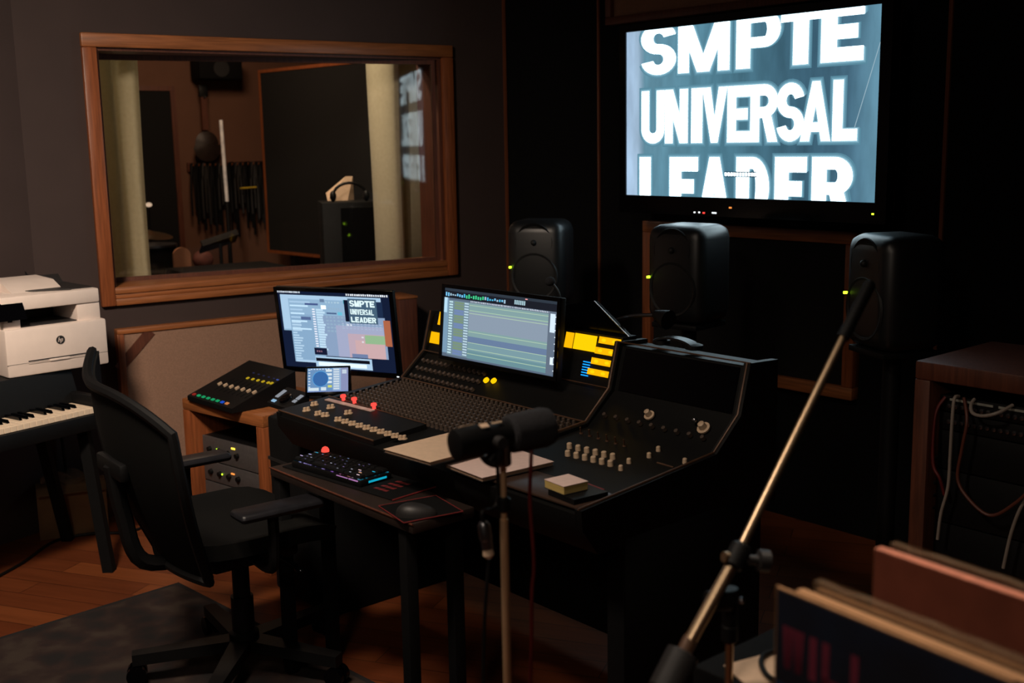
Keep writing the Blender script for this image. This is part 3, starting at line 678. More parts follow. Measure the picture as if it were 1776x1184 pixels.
# worn metal edge strips
def strip(pts, r=.0035, m=None):
    m = m or MB(FC); m.tube(pts, r, 6, 1); return m
def path(x, i0=0):
    return [(x, y, z+.002) for y, z in (P0, P2, P3, P4)[i0:]]
for pts_, r_w in ((path(AL+.011, 1), .003), ([(AM, 2.17, slope(2.17)+.002)]+path(AM, 1), .0042), (path(AR-.011), .0032), ([(AL+.01, P2[0], P2[1]+.001), (AM, P2[0], P2[1]+.001)], .003), ([(AL+.01, P3[0]-.001, P3[1]+.001), (AM, P3[0]-.001, P3[1]+.001)], .002), ([(AM, P4[0], P4[1]), (AR, P4[0], P4[1])], .0025)):
    part('edge_trim', strip(pts_, r_w), mt('edge'), co)
def onslope(a, b, h=0):      # point on the knob field
    n = V((0, -(P2[1]-P0[1]), P2[0]-P0[0])).normalized(); return V((a, b, slope(b)-.012))+n*h
def onbridge(a, s, h=0):     # on the tilted strip P2-P3
    d = V((0, P3[0]-P2[0], P3[1]-P2[1])); n = V((0, -d.z, d.y)).normalized(); return V((a, P2[0], P2[1]-.009))+d*s+n*h
def onface(a, s, h=0):       # on the upright meter face P3-P4
    d = V((0, P4[0]-P3[0], P4[1]-P3[1])); n = V((0, -d.z, d.y)).normalized(); return V((a, P3[0]+.010, P3[1]-.010))+d*s+n*h
def facecoords(u, v):
    p = PB(u, v, 2.425); return p.x, (p.z-(P3[1]-.01))/(P4[1]-P3[1])
# channel knobs
kn = MB(FI); kn.lathe((0, 0, 0), (0, 0, 1), [(0, .0075), (.004, .0072), (.0045, .0058), (.017, .005), (.018, .004)], 10); KN = mesh_of(kn, 'channel_knob', mt('knobdark'))
NX, NB = 40, 11
spots = []
for j in range(NB):
    b = 2.03+(2.285-2.03)*j/(NB-1)
    for i in range(NX):
        spots.append((AL+.045+(AM-AL-.075)*i/(NX-1), b))
def dist(s): w = FC @ onslope(*s); return (w-CAM).length
spots.sort(key=dist)
tilt = Matrix.Rotation(math.atan2(P2[1]-P0[1], P2[0]-P0[0]), 4, 'X')
for s in spots[:100]: inst('channel_knob', KN, co, FC @ Matrix.Translation(onslope(*s)) @ tilt)
m = MB(FC)
for s in spots[100:]:
    p = onslope(*s); n = (onslope(*s, 1)-p); m.lathe(p, n, [(0, .0075), (.004, .0072), (.0045, .0058), (.017, .005), (.018, .004)], 8)
part('channel_knobs', m, mt('knobdark'), co, kind='stuff')
m = MB(FC)
for i in range(NX+1):
    a = AL+.034+(AM-AL-.075)*(i-.0)/(NX-1); p, q = onslope(a, 2.015, .0006), onslope(a, 2.295, .0006); m.face([p+V((-.0009, 0, 0)), p+V((.0009, 0, 0)), q+V((.0009, 0, 0)), q+V((-.0009, 0, 0))])
part('channel_lines', m, mt('darkgrey'), co)
# bridge strip knobs (left) and lamps
rg = random.Random(11); m2 = MB(FI); m2.lathe((0, 0, 0), (0, 0, 1), [(0, .008), (.01, .0065), (.011, .004)], 10); KB = mesh_of(m2, 'bridge_knob', mt('knobdark'))
tb = Matrix.Rotation(math.atan2(P3[1]-P2[1], P3[0]-P2[0]), 4, 'X')
for j in range(3):
    for i in range(14): inst('bridge_knob', KB, co, FC @ Matrix.Translation(onbridge(AL+.05+.026*i, .2+.27*j)) @ tb)
def bridgepix(u, v):
    o = FCi @ CAM; d = FCi.to_3x3() @ ray(u, v); p = onbridge(0, 0); n = onbridge(0, 0, 1)-p; q = o+d*((p-o).dot(n)/d.dot(n))
    dd = V((0, P3[0]-P2[0], P3[1]-P2[1])); return q.x, (q-p).dot(dd)/dd.dot(dd)
for u, v in ((844, 660), (857, 661)):
    a, s = bridgepix(u, v); m = MB(FC); p = onbridge(a, s); m.lathe(p, onbridge(a, s, 1)-p, [(0, .0105), (.006, .0105), (.009, .004)], 14); part('lit_button', m, mt('vu_hot'), co, 'glowing yellow round button')
a, s = bridgepix(816, 644); m = MB(FC); m.ball(onbridge(a, s, .006), .004); part('lit_button', m, mt('led_white'), co, 'tiny white glint')  # glowing bead paints a white glint on the strip
# amber meters
fz = math.atan2(P4[1]-P3[1], P4[0]-P3[0])
def meter(u0, v0, u1, v1, key, label, name='level_meter', cells=1):
    a0, s1 = facecoords(u0, v0); a1, s0 = facecoords(u1, v1)
    for k in range(cells):
        x0 = a0+(a1-a0)*k/cells+.0012; x1 = a0+(a1-a0)*(k+1)/cells-.0012
        m = MB(FC); q = [onface(x0, s0, .005), onface(x1, s0, .005), onface(x1, s1, .005), onface(x0, s1, .005)]; n = onface(0, 0, 0)-onface(0, 0, .005)
        m.prism(q, n); mm = part(name, m, mt(key), co, label)
        if cells == 2:
            m = MB(FC); cxm = (x0+x1)/2; w = (x1-x0)*.22; hs = (s1-s0)
            m.face([onface(cxm+w*math.cos(t_), s0+hs*(.5+.26*math.sin(t_)), .0055) for t_ in (2*math.pi*i_/14 for i_ in range(14))]); part('lamp_spot', m, MT['vu_spot'], mm)
meter(754, 542, 768, 566, 'vu', 'glowing amber meter'); meter(747, 575, 764, 597, 'vu', 'glowing amber meter')
meter(973, 577, 986.5, 605, 'vu', 'glowing amber meter'); meter(988.5, 579, 1026, 612, 'vu_hot', 'widest glowing amber meter')
for k in range(4):
    d = k*17.6; e = -k*3.1
    meter(1030+e, 585+d, 1067+e, 602.5+d, 'vu', 'glowing amber meter', cells=2)
a, s0 = facecoords(1011, 650); a1, s1 = facecoords(1022, 630)
for k in range(6):
    ss = s0+(s1-s0)*k/5; m = MB(FC); m.prism([onface(a, ss, .004), onface(a1, ss, .004), onface(a1, ss+.022, .004), onface(a, ss+.022, .004)], onface(0, 0, 0)-onface(0, 0, .004)); part('signal_light', m, mt('led_blue'), co, 'blue signal light bar')
a, s = facecoords(967, 617); m = MB(FC); m.ball(onface(a, s, .003), .0045); part('lit_button', m, mt('led_orange'), co, 'small orange light')
for u, v in ((966, 628), (966, 634)):
    a, s = facecoords(u, v); m = MB(FC); m.ball(onface(a, s, .003), .003); part('lit_button', m, mt('led_white'), co, 'tiny white glint')
# right section: blank screen, two big knobs, switch row, knob block
m = MB(FC); m.prism([onface(AM+.03, .06, .003), onface(AR-.04, .06, .003), onface(AR-.04, .94, .003), onface(AM+.03, .94, .003)], onface(0, 0, 0)-onface(0, 0, .003)); part('dark_display', m, mt('black_gloss'), co)
def disk(p, n, prof_, key, name, label=None, N=16):
    m = MB(FC); m.lathe(p, n, prof_, N); return part(name, m, mt(key), co, label)
for u, v, r in ((1127, 721, .016), (1221, 743, .019)):
    a, s = bridgepix(u, v); p = onbridge(a, s); o_ = disk(p, onbridge(a, s, 1)-p, [(0, r), (.005, r), (.006, r*.62), (.022, r*.5), (.024, r*.3)], 'beige', 'large_knob')
a, s = bridgepix(1208, 733); m = MB(FC); m.ball(onbridge(a, s, .012), .008); part('toggle_switch', m, mt('steel'), co)
rg = random.Random(2)
for i in range(9):
    a = AM+.05+.046*i; p = onbridge(a, .35); disk(p, onbridge(a, .35, 1)-p, [(0, .007), (.012, .006)], 'knobdark', 'bridge_knob', N=10)
def slopepix(u, v):
    o = FCi @ CAM; d = FCi.to_3x3() @ ray(u, v); p = onslope(0, 2.0); n = onslope(0, 2.0, 1)-p; q = o+d*((p-o).dot(n)/d.dot(n)); return q.x, q.y
for i in range(6):
    for j, (u, v) in enumerate(((988+15*i, 777+3.7*i), (985+14.8*i, 790+3.5*i))):
        a, b = slopepix(u, v); p = onslope(a, b); disk(p, onslope(a, b, 1)-p, [(0, .0085), (.014, .0075), (.016, .005)], 'beige', 'beige_knob', N=12)
for u, v in ((1077, 815), (1091, 803), (1126, 793), (1142, 782), (1188, 803)):
    a, b = slopepix(u, v); p = onslope(a, b); disk(p, onslope(a, b, 1)-p, [(0, .007), (.012, .006), (.014, .004)], 'beige', 'beige_knob', N=12)
for i in range(6):
    a, b = slopepix(1008+15*i, 752+4.4*i); p = onslope(a, b); m = MB(FC); m.tube([p, p+V((.004, -.008, .022))], .0025, 6, 1); m.lathe(p, (0, 0, 1), [(0, .006), (.004, .005)], 8); part('toggle_switch', m, mt('edge'), co)
a0, b0 = slopepix(1140, 803); a1, b1 = slopepix(1168, 811); m = MB(FC); p, q = onslope(a0, b0, .001), onslope(a1, b1, .001); m.tube([p, q], .003, 6, 1); part('fader_slot', m, mt('edge'), co)
# armrest leather at the right front
m = MB(FC); m.box((AM+.012, 1.815, .735), (AR-.024, 1.955, .742), .003, T=None); part('armrest', m, M('armrest_vinyl', (60, 44, 36), .35, var=.15, scale=80), co)
# ---------------------------------------------------------------- control surface on the console's left front
Fcs = FC
cs = thing('control_surface', 'black desktop control surface with beige knobs and three red lit knobs on the console', 'controller', FC @ Matrix.Translation((-3.01, 1.9, .75)))
def csz(b): return .7455+(b-1.815)*.085
ca0, ca1, cb0, cb1 = -3.283, -2.73, 1.812, 2.005
m = MB(FC); m.prism([(ca0, cb0, .7295), (ca0, cb1, .7455), (ca0, cb1, csz(cb1)), (ca0, cb0, csz(cb0))], (ca1-ca0, 0, 0)); part('case', m, mt('black'), cs)
m = MB(FC); m.tube([(ca0, cb0, csz(cb0)), (ca1, cb0, csz(cb0))], .003, 6, 1); part('front_edge', m, mt('edge'), cs)
m = MB(FC); m.tube([(ca0+.0, cb1, csz(cb1)), (ca1, cb1, csz(cb1))], .002, 6, 1); part('back_edge', m, mt('edge'), cs)
def cspix(u, v):
    o = FCi @ CAM; d = FCi.to_3x3() @ ray(u, v); p = V((0, cb0, csz(cb0))); n = V((0, -.085, 1)).normalized(); q = o+d*((p-o).dot(n)/d.dot(n)); return q
p = cspix(563, 694); q = cspix(643, 714); n = V((0, -.085, 1)).normalized()
d = (q-p); w = V((0, .017, .0015))
m = MB(FC); m.prism([p, q, q+w, p+w], n*.003); part('light_strip', m, M('pale_strip', (196, 168, 160), .6), cs, 'pale strip along the back edge')
def z6(x, y): return 480+x*300/1776, 670+y*200/1184
kb = MB(FI); kb.lathe((0, 0, 0), (0, 0, 1), [(0, .0085), (.003, .0085), (.0035, .006), (.012, .0055), (.013, .003)], 12); KCS = mesh_of(kb, 'beige_knob', mt('beige'))
pts = [(290, 245), (325, 240), (370, 187), (405, 182), (535, 217), (575, 212), (715, 275), (755, 270), (410, 285), (445, 278), (480, 298), (520, 296)]
for i in range(10):
    t = i/9; x = 615+t*660; y = 345+t*190; pts += [(x, y), (x+38, y-2)]
for x, y in pts:
    q = cspix(*z6(x, y+8)); inst('beige_knob', KCS, cs, FC @ Matrix.Translation(q) @ Matrix.Rotation(.085, 4, 'X'))
for u, v in ((596, 692), (615, 697), (649, 707)):
    q = cspix(u, v+2); m = MB(FC); m.lathe(q, n, [(0, .006), (.010, .006), (.012, .010), (.019, .009), (.021, .003)], 16); part('lit_knob', m, mt('red_glow'), cs, 'glowing red knob')
# ---------------------------------------------------------------- main monitors
def monitor(name, label, c, w, h, yaw, tlt, bez, chin, T0):
    F = Matrix.Translation(V(c)) @ Matrix.Rotation(yaw, 4, 'Z') @ Matrix.Rotation(-tlt, 4, 'X')
    t = thing(name, label, 'monitor', Matrix.Translation(V((c[0], c[1], T0))) @ Matrix.Rotation(yaw, 4, 'Z'))
    m = MB(F); m.box((-w/2-bez, .002, -h/2-chin), (w/2+bez, .025, h/2+bez), .004); part('housing', m, mt('black'), t)
    m = MB(F); y0 = -.004
    for lo, hi in (((-w/2-bez, y0, -h/2-chin), (w/2+bez, .002, -h/2)), ((-w/2-bez, y0, h/2), (w/2+bez, .002, h/2+bez)), ((-w/2-bez, y0, -h/2), (-w/2, .002, h/2)), ((w/2, y0, -h/2), (w/2+bez, .002, h/2))): m.box(lo, hi)
    part('bezel', m, mt('black_gloss'), t)
    return t, F
def screen(t, F, w, h, bg, items, s=1.0):
    m = MB(F); m.mat(emis(bg, s)); m.face([(-w/2, .001, -h/2), (w/2, .001, -h/2), (w/2, .001, h/2), (-w/2, .001, h/2)])
    for k, it in enumerate(items):
        u0, v0, u1, v1, c = it[:5]; y = .0009-.0000035*k; m.mat(emis(c, it[5] if len(it) > 5 else s))
        m.face([((u0-.5)*w, y, (.5-v1)*h), ((u1-.5)*w, y, (.5-v1)*h), ((u1-.5)*w, y, (.5-v0)*h), ((u0-.5)*w, y, (.5-v0)*h)])
    return part('screen', m, None, t, smooth=False, recalc=False)
w1, h1 = .50, .3125
m1, F1 = monitor('computer_monitor', 'left computer monitor showing grey editing windows and a small film leader picture', (-.682, 4.394, .885), w1, h1, -.399, -.128, .014, .02, .62)
it = []; rr = random.Random(4)
def row(v, u0, u1, n, c, hh, fill=.6, s=1.0):
    for k in range(n):
        a = u0+(u1-u0)*k/n; it.append((a, v+rr.uniform(-.1, .1)*hh, a+(u1-u0)/n*fill*rr.uniform(.7, 1.2), v+hh, c, s))
B1, B2, B3 = (126, 156, 182), (150, 178, 202), (176, 204, 222)
it.append((.02, .05, .9, .52, B1)); it.append((.09, .3, .38, .93, (118, 148, 176))); it.append((.02, .05, .09, .5, B2)); it.append((.36, .3, .94, .83, (120, 140, 168)))
it.append((.03, .05, .92, .10, B2))
row(.005, .0, .21, 14, (225, 235, 245), .022, .7); row(.01, .62, .99, 20, (235, 240, 245), .025, .75)
for k in range(8): it.append((.1, .13+.05*k, .1+rr.uniform(.08, .22), .15+.05*k, B3 if k % 2 else B2))
it.append((.24, .15, .36, .175, (60, 76, 120))); it.append((.19, .33, .28, .37, (74, 92, 130)))
for k in range(16): it.append((.1, .40+.034*k, .1+rr.uniform(.04, .09), .418+.034*k, (160, 186, 206)))
for k in range(17): it.append((.3, .22+.032*k, .325, .235+.032*k, (215, 215, 225))); it.append((.335, .22+.032*k, .40+rr.uniform(-.01, .015), .245+.032*k, (168, 194, 212)))
it.append((.385, .17, .43, .22, (232, 246, 246))); it.append((.38, .09, .42, .13, (90, 112, 140))); row(.12, .43, .56, 5, B3, .02); row(.2, .45, .56, 5, B2, .02)
it.append((.43, .26, .52, .28, (66, 86, 120))); it.append((.53, .25, .57, .29, (92, 168, 190))); it.append((.59, .09, .6, .14, (50, 140, 160)))
for k in range(5): row(.31+.045*k, .42, .62, 6, B2, .02)
it.append((.595, .09, .63, .365, (14, 18, 36))); it.append((.63, .07, .88, .385, (60, 84, 104))); it.append((.88, .1, .93, .3, (24, 38, 64)))
row(.4, .6, .66, 2, (230, 235, 245), .025)
it.append((.5, .42, .92, .83, (142, 148, 174))); it.append((.6, .52, .92, .83, (166, 146, 158))); it.append((.66, .6, .92, .83, (178, 148, 150)))
for k in range(3): row(.385+.03*k, .56, .92, 11, (170, 186, 212), .015)
it.append((.75, .53, .93, .64, (128, 160, 124))); row(.55, .72, .75, 1, (225, 225, 235), .02); row(.61, .72, .75, 1, (225, 225, 235), .02)
it.append((.925, .33, .985, .66, (152, 88, 62))); it.append((.62, .78, .76, .83, (96, 112, 146)))
it.append((.28, .73, .395, .82, (18, 22, 44))); row(.765, .30, .36, 3, (150, 110, 130), .02)
it.append((.28, .84, .79, .985, B2)); it.append((.285, .862, .77, .905, (12, 14, 24))); it.append((.305, .915, .74, .965, (206, 222, 232))); it.append((.1, .90, .28, .93, B2))
sc = screen(m1, F1, w1, h1, (16, 24, 46), it, 1.4)
mm = MB(F1)
def scr1(x, y, z): return V(((x-.5)*w1, -.0003, (.5-y)*h1))
def thumb(text, u0, u1, v0, v1):
    n = len(text); g = .006; cw_ = (u1-u0)*w1; wch = (cw_-.0012*(n-1))/n
    X = (u0-.5)*w1; letters(mm, lambda x, y, z: V((x, -.0003, y)), text, X, (.5-v1)*h1, wch, (v1-v0)*h1, wch*.34, .0012)
thumb('SMPTE', .645, .865, .09, .17); thumb('UNIVERSAL', .645, .865, .2, .27); thumb('LEADER', .645, .865, .3, .37)
part('picture_lettering', mm, emis((225, 248, 250), 1.1), sc, 'small white film leader words', smooth=False)
m = MB(F1); m.cbox((w1/2+.006, -.0045, -h1/2-.012), (.01, .002, .004)); part('power_light', m, mt('led_white'), m1)
ST = frame((-.682, 4.394, 0), -.399)
m = MB(ST); m.box((-.03, .035, .62), (.03, .05, .86), .004); m.box((-.03, .03, .82), (.03, .05, .88)); part('neck', m, mt('black'), m1)
m = MB(ST); m.box((-.11, -.06, .62), (.11, .1, .632), .004); part('foot', m, mt('black'), m1)
w2, h2 = .54, .231
c2_ = CAM + (V((-.0505, 3.776, .981))-CAM)*.966
m2_, F2_ = monitor('computer_monitor', 'right computer monitor showing green and grey audio tracks, on the console bridge', c2_, w2, h2, -.825, .097, .012, .012, .79)
it = []
T1, T2, T3 = (128, 142, 158), (120, 148, 150), (96, 116, 146)
it.append((0, .0, 1, .04, (44, 52, 62))); it.append((0, .04, 1, .14, (26, 28, 36))); 
for k in range(26):
    u = .01+.56*k/26; it.append((u, .055+rr.uniform(0, .03), u+.014, .1+rr.uniform(0, .02), [(60, 190, 130), (110, 180, 220), (70, 170, 210), (150, 180, 200)][0 if 8 < k < 17 else rr.choice((1, 2, 3))]))
for k in range(6): it.append((.64+.016*k, .05, .652+.016*k, .11, (150, 180, 190)))
it.append((.73, .015, .75, .03, (230, 150, 150)))
it.append((0, .14, .045, .95, (112, 142, 166))); it.append((.0, .14, .03, .36, (170, 205, 225)))
row(.145, .25, .94, 50, (206, 214, 226), .022, .55)
it.append((.045, .17, .24, .97, (104, 126, 140)))
for k in range(20):
    v = .185+.039*k; it.append((.05, v, .085, v+.022, (176, 206, 214))); it.append((.1, v, .19, v+.03, (112, 134, 112) if k % 5 < 3 else (104, 124, 164))); it.append((.195, v, .235, v+.02, (172, 196, 208)))
it.append((.24, .175, .93, .30, T2)); it.append((.24, .30, .93, .56, T1)); it.append((.24, .56, .93, .655, T2)); it.append((.24, .655, .93, .75, T3)); it.append((.24, .75, .93, .86, (112, 142, 150))); it.append((.24, .86, .93, .975, (98, 132, 140)))
for v in (.205, .28, .32, .585, .74, .83, .9): it.append((.24, v, .93, v+.009, (160, 186, 160)))
it.append((.93, .14, 1, .98, (92, 104, 120))); it.append((.945, .17, .985, .42, (200, 218, 232))); it.append((.96, .75, .985, .85, (215, 228, 235)))
for k in range(9): it.append((.985, .2+.09*k, 1, .215+.09*k, (215, 225, 235)))
sc2 = screen(m2_, F2_, w2, h2, (84, 98, 116), it, 1.25)
SN = FC
cc = FCi @ V(c2_)
m = MB(FC); m.box((cc.x-.04, 2.372, .86), (cc.x+.04, 2.388, .98), .004); part('rear_bracket', m, mt('black'), m2_)
# ---------------------------------------------------------------- things on the console
p = FCi @ Z(1040, 560, 1.02)
sd = thing('script_stand', 'black sloped script stand standing on the console bridge, right of the right monitor', 'stand', FC @ Matrix.Translation((-2.46, 2.5, 1.0)))
q1, q2, q3, q4 = PB(972, 529, 2.5), PB(1032, 522, 2.5), PB(1092, 588, 2.5), PB(978, 600, 2.5)
zb = 1.012
m = MB(FC); m.prism([(q1.x, 2.5, q1.z), (q2.x, 2.5, q2.z), (q3.x, 2.5, zb), (q1.x, 2.5, zb)], (0, .012, 0)); part('board', m, mt('black_gloss'), sd)
m = MB(FC); m.tube([(q2.x, 2.497, q2.z), (q3.x, 2.497, zb)], .0018, 6, 1); part('bright_edge', m, mt('steel'), sd)
m = MB(FC); m.box((q1.x, 2.47, 1.0), (q3.x, 2.53, zb)); part('foot_rail', m, mt('black'), sd)
# arm lamp and headphones behind the bridge
p1, p2_, p3_ = PB(1062, 560, 2.54), PB(1095, 548, 2.54), PB(1140, 546, 2.54)
hl = thing('desk_lamp', 'thin black arm lamp, unlit, clamped behind the console bridge', 'lamp', FC @ Matrix.Translation((p1.x, 2.54, 1.0)))
m = MB(FC); m.tube([(p1.x, 2.54, 1.0), (p1.x, 2.54, p1.z), tuple(p2_), tuple(p3_)], .006, 8, 4); part('arm', m, mt('steel'), hl)
m = MB(FC); m.lathe((p3_.x, p3_.y, p3_.z), (1, -.1, -.2), [(-.01, .012), (.03, .025), (.05, .03)], 16); part('lamp_shade', m, mt('black'), hl)
m = MB(FC); m.box((p1.x-.015, 2.525, 1.0), (p1.x+.015, 2.555, 1.02)); part('clamp', m, mt('black'), hl)
a = PB(1175, 600, 2.5)
hp = thing('headphones', 'dark headphones with bluish sheen lying on top of the console bridge', 'headphones', FC @ Matrix.Translation((a.x, 2.5, 1.003)))
m = MB(FC); pts = [(a.x+.075*math.cos(t), 2.5+.012*math.sin(t), 1.015+.055*math.sin(t)) for t in (math.pi*i/12 for i in range(13))]
m.grid(lambda u, v: V((a.x+.075*math.cos(math.pi*u), 2.475+.035*v+.05*math.sin(math.pi*u)*.0, 1.012+.022*math.sin(math.pi*u))), 20, 2, .006); part('headband', m, mt('speaker'), hp)
for sx in (-1, 1):
    m = MB(FC); m.lathe((a.x+sx*.062, 2.5, 1.0035), (0, 0, 1), [(0, .018), (.003, .026), (.014, .026), (.018, .016)], 18); part('ear_cup', m, mt('black'), hp)
# dark small knob-like object seen at top of right monitor: talkback microphone on gooseneck
g = PB(960, 487, 2.52); tk = thing('talkback_microphone', 'small gooseneck microphone rising behind the right monitor', 'microphone', FC @ Matrix.Translation((g.x, 2.52, 1.0)))
m = MB(FC); m.tube([(g.x+.03, 2.52, 1.0), (g.x+.03, 2.52, g.z-.05), (g.x+.005, 2.51, g.z-.005)], .004, 6); part('gooseneck', m, mt('black'), tk)
m = MB(FC); m.ball((g.x, 2.505, g.z), .015, (1, 1.3, 1)); part('capsule', m, mt('foam'), tk)
m = MB(FC); m.lathe((g.x+.03, 2.52, 1.0), (0, 0, 1), [(0, .02), (.008, .018)], 14); part('base', m, mt('black'), tk)
# notebooks, notepad
def slab(name, label, c, d1, d2, z, th, key, ekey, cat='notebook', cover=None):
    """rectangular pad: corner c, edge vectors d1, d2 in FC"""
    t = thing(name, label, cat, FC @ Matrix.Translation(((c+(d1+d2)/2).x, (c+(d1+d2)/2).y, z)))
    b = lambda h: [V((p.x, p.y, h)) for p in (c, c+d1, c+d1+d2, c+d2)]
    m = MB(FC); m.prism(b(z+th-.0015), (0, 0, .0015)); part('top_page', m, mt(key), t)
    i1, i2 = d1*.012, d2*.012
    m = MB(FC); m.prism([p+q for p, q in zip(b(z+.0015), (i1+i2, -i1+i2, -i1-i2, i1-i2))], (0, 0, th-.003)); part('pages', m, mt(ekey), t)
    m = MB(FC); m.prism(b(z), (0, 0, .0015)); part('back_cover', m, mt('darkgrey'), t)
    return t
def rectfrom(pl_, pb_, z, ln):
    A_, B_ = ZC(*pl_, z), ZC(*pb_, z); d1 = B_-A_; d1.z = 0; n = V((-d1.y, d1.x, 0)).normalized(); return A_, d1, n*ln
zd = .779
c, d1, d2 = rectfrom((665, 780), (735, 800), zd, .30)
slab('notepad', 'large tan notepad overhanging the control surface, left of the microphone', c, d1*1.15, d2, .771, .011, 'paper', 'paperedge')
c, d1, d2 = rectfrom((770, 803), (830, 826), .757, .235)
slab('notebook', 'pale pink notebook lying beneath the broadcast microphone', c, d1*1.1, d2, .745, .012, 'paper_pink', 'paperedge')
wl_ = ZC(990, 838, .757); c = ZC(944, 830, .78); e = ZC(978, 843, .78); d1 = e-c; d1.z = 0; n = V((-d1.y, d1.x, 0)).normalized()
wa = thing('wallet', 'black wallet under the small white memo pad on the console front', 'wallet', FC @ Matrix.Translation((wl_.x, wl_.y, .743)))
m = MB(FC); q = [c+d1*.2, c+d1*1.5, c+d1*1.5+n*.105, c+d1*.2+n*.105]; m.prism([V((p.x, p.y, .743)) for p in q], (0, 0, .013)); part('leather', m, mt('black'), wa)
m = MB(FC); q = [c+d1*.3+n*.1, c+d1*1.2+n*.1, c+d1*1.2+n*.115, c+d1*.3+n*.115]; m.prism([V((p.x, p.y, .744)) for p in q], (0, 0, .010)); part('red_tab', m, mt('redprint'), wa, 'red edge')
slab('memo_pad', 'small white memo pad with yellow edge on the black wallet', c, d1*1.0, n*.075, .757, .022, 'paper_pink', 'paperyel', 'notepad')
# ================================================================== KEYBOARD TRAY AND INPUT DEVICES
TA0, TA1, TB0, TB1 = -2.97, -2.25, 1.6, 1.80
tr = thing('keyboard_tray', 'black keyboard table in front of the console, on square legs', 'table', FC @ Matrix.Translation(((TA0+TA1)/2, 1.72, 0)))
m = MB(FC); m.box((TA0, TB0, .632), (TA1, TB1, .66), .004); part('tabletop', m, M('tray_top', (40, 30, 26), .5, var=.15), tr)
m = MB(FC); m.tube([(TA0, TB0, .658), (TA1, TB0, .658)], .003, 6, 1); part('front_edge', m, mt('wood_dark'), tr)
for x, y in ((TA1-.08, TB0+.01), (TA0, TB0+.01), (TA1-.08, TB1-.04), (TA0, TB1-.04)):
    m = MB(FC); m.box((x, y, 0), (x+.035, y+.035, .632), .003); part('leg', m, mt('black_soft'), tr)
# keyboard pad with red print
KZ = .667
k0, k1, k2 = ZC(504.5, 789, .70), ZC(624, 824, .70), ZC(668, 797, .70)
kx = (k1-k0); kx.z = 0; kw = kx.length; kang = math.atan2(kx.y, kx.x); kd = .115
FK = FC @ Matrix.Translation((k0.x, k0.y, KZ)) @ Matrix.Rotation(kang, 4, 'Z')
# desk mat
pm = thing('desk_mat', 'black desk mat with red edge and red lettering, under the keyboard', 'desk mat', FK @ Matrix.Translation((.1, .04, -.007)))
m = MB(FK); m.box((-.03, -.012, -.0065), (kw+.15, .145, -.003), .001); part('cloth', m, mt('black_soft'), pm)
m = MB(FK); m.tube([(kw+.15, -.012, -.0042), (kw+.15, .145, -.0042)], .0022, 6, 1); part('red_edge', m, mt('redprint'), pm, 'dark red stitched edge')
m = MB(FK)
for i in range(4):
    for j in range(3): m.face([V((kw+.028+.019*j+dx, .022+.026*i+dy, -.0026)) for dx, dy in ((0, 0), (.016, .002), (.016, .014+.002*((i+j) % 2)), (0, .011))])
part('red_lettering', m, mt('redprint'), pm, smooth=False)
kbd = thing('computer_keyboard', 'compact black keyboard with rainbow backlight on the desk mat', 'keyboard', FK)
m = MB(FK); m.box((0, 0, -.003), (kw, kd, .016), .004); part('case', m, mt('black'), kbd)
m = MB(FK); m.box((.006, .006, .016), (kw-.006, kd-.006, .0175)); part('backlight', m, mt('keyglow'), kbd, 'rainbow backlight plate')
rows = [[1]*13+[2], [1.5]+[1]*12+[1.5], [1.75]+[1]*11+[2.25], [2.25]+[1]*10+[2.75], [1.25]*3+[6.25]+[1.25]*4]
ux = (kw-.012)/15; uy = (kd-.012)/5
kc = {}
for r, rw in enumerate(rows):
    x = 0
    for wk in rw:
        if wk not in kc:
            b = MB(FI); a_, b_ = wk*ux*.5-.0011, uy*.5-.0011; b.prism([(-a_, -b_, 0), (a_, -b_, 0), (a_, b_, 0), (-a_, b_, 0)], (0, 0, .004))
            pr = [(-a_*.82, -b_*.72, .009), (a_*.82, -b_*.72, .009), (a_*.82, b_*.82, .009), (-a_*.82, b_*.82, .009)]; v0 = [b.v(p) for p in [(-a_, -b_, .004), (a_, -b_, .004), (a_, b_, .004), (-a_, b_, .004)]]; v1 = [b.v(p) for p in pr]
            b._f(v1)
            for i in range(4): b._f([v0[i], v0[(i+1) % 4], v1[(i+1) % 4], v1[i]])
            kc[wk] = mesh_of(b, 'key', mt('black'), smooth=False)
        inst('key', kc[wk], kbd, FK @ Matrix.Translation((.006+(x+wk/2)*ux, kd-.006-(r+.5)*uy, .0185)))
        x += wk
m = MB(FK); m.lathe((.03, kd-.012, .0275), (0, 0, 1), [(0, .012), (.006, .012), (.013, .008), (.016, .002)], 16); part('red_keycap', m, E('red_key', (255, 84, 70), 1.1), kbd, 'glowing red rounded key')
m = MB(FK); m.box((kw-.001, .03, .004), (kw+.001, kd-.02, .010)); part('side_light', m, E('cyan_strip', (20, 170, 200), .9), kbd, 'cyan side light')
m = MB(FK); m.box((kw-.05, -.001, .012), (kw-.01, .001, .015)); m.box((kw-.105, -.001, .0125), (kw-.055, .001, .0145)); part('front_light', m, E('violet_strip', (190, 130, 190), .8), kbd, 'violet front light')
for x, y, c_ in ((kw-.035, .03, (255, 190, 150)), (kw-.022, .012, (255, 220, 230)), (kw-.055, .045, (250, 210, 210)), (.012, .03, (220, 200, 255)), (.02, .055, (200, 200, 255)), (.02, .08, (60, 170, 200)), (kw-.012, .06, (40, 180, 220))):
    m = MB(FK); m.box((x-.006, y-.002, .0277), (x+.006, y+.0005, .0283)); part('key_legend', m, emis(c_, 1.0), kbd)
rr = random.Random(21)
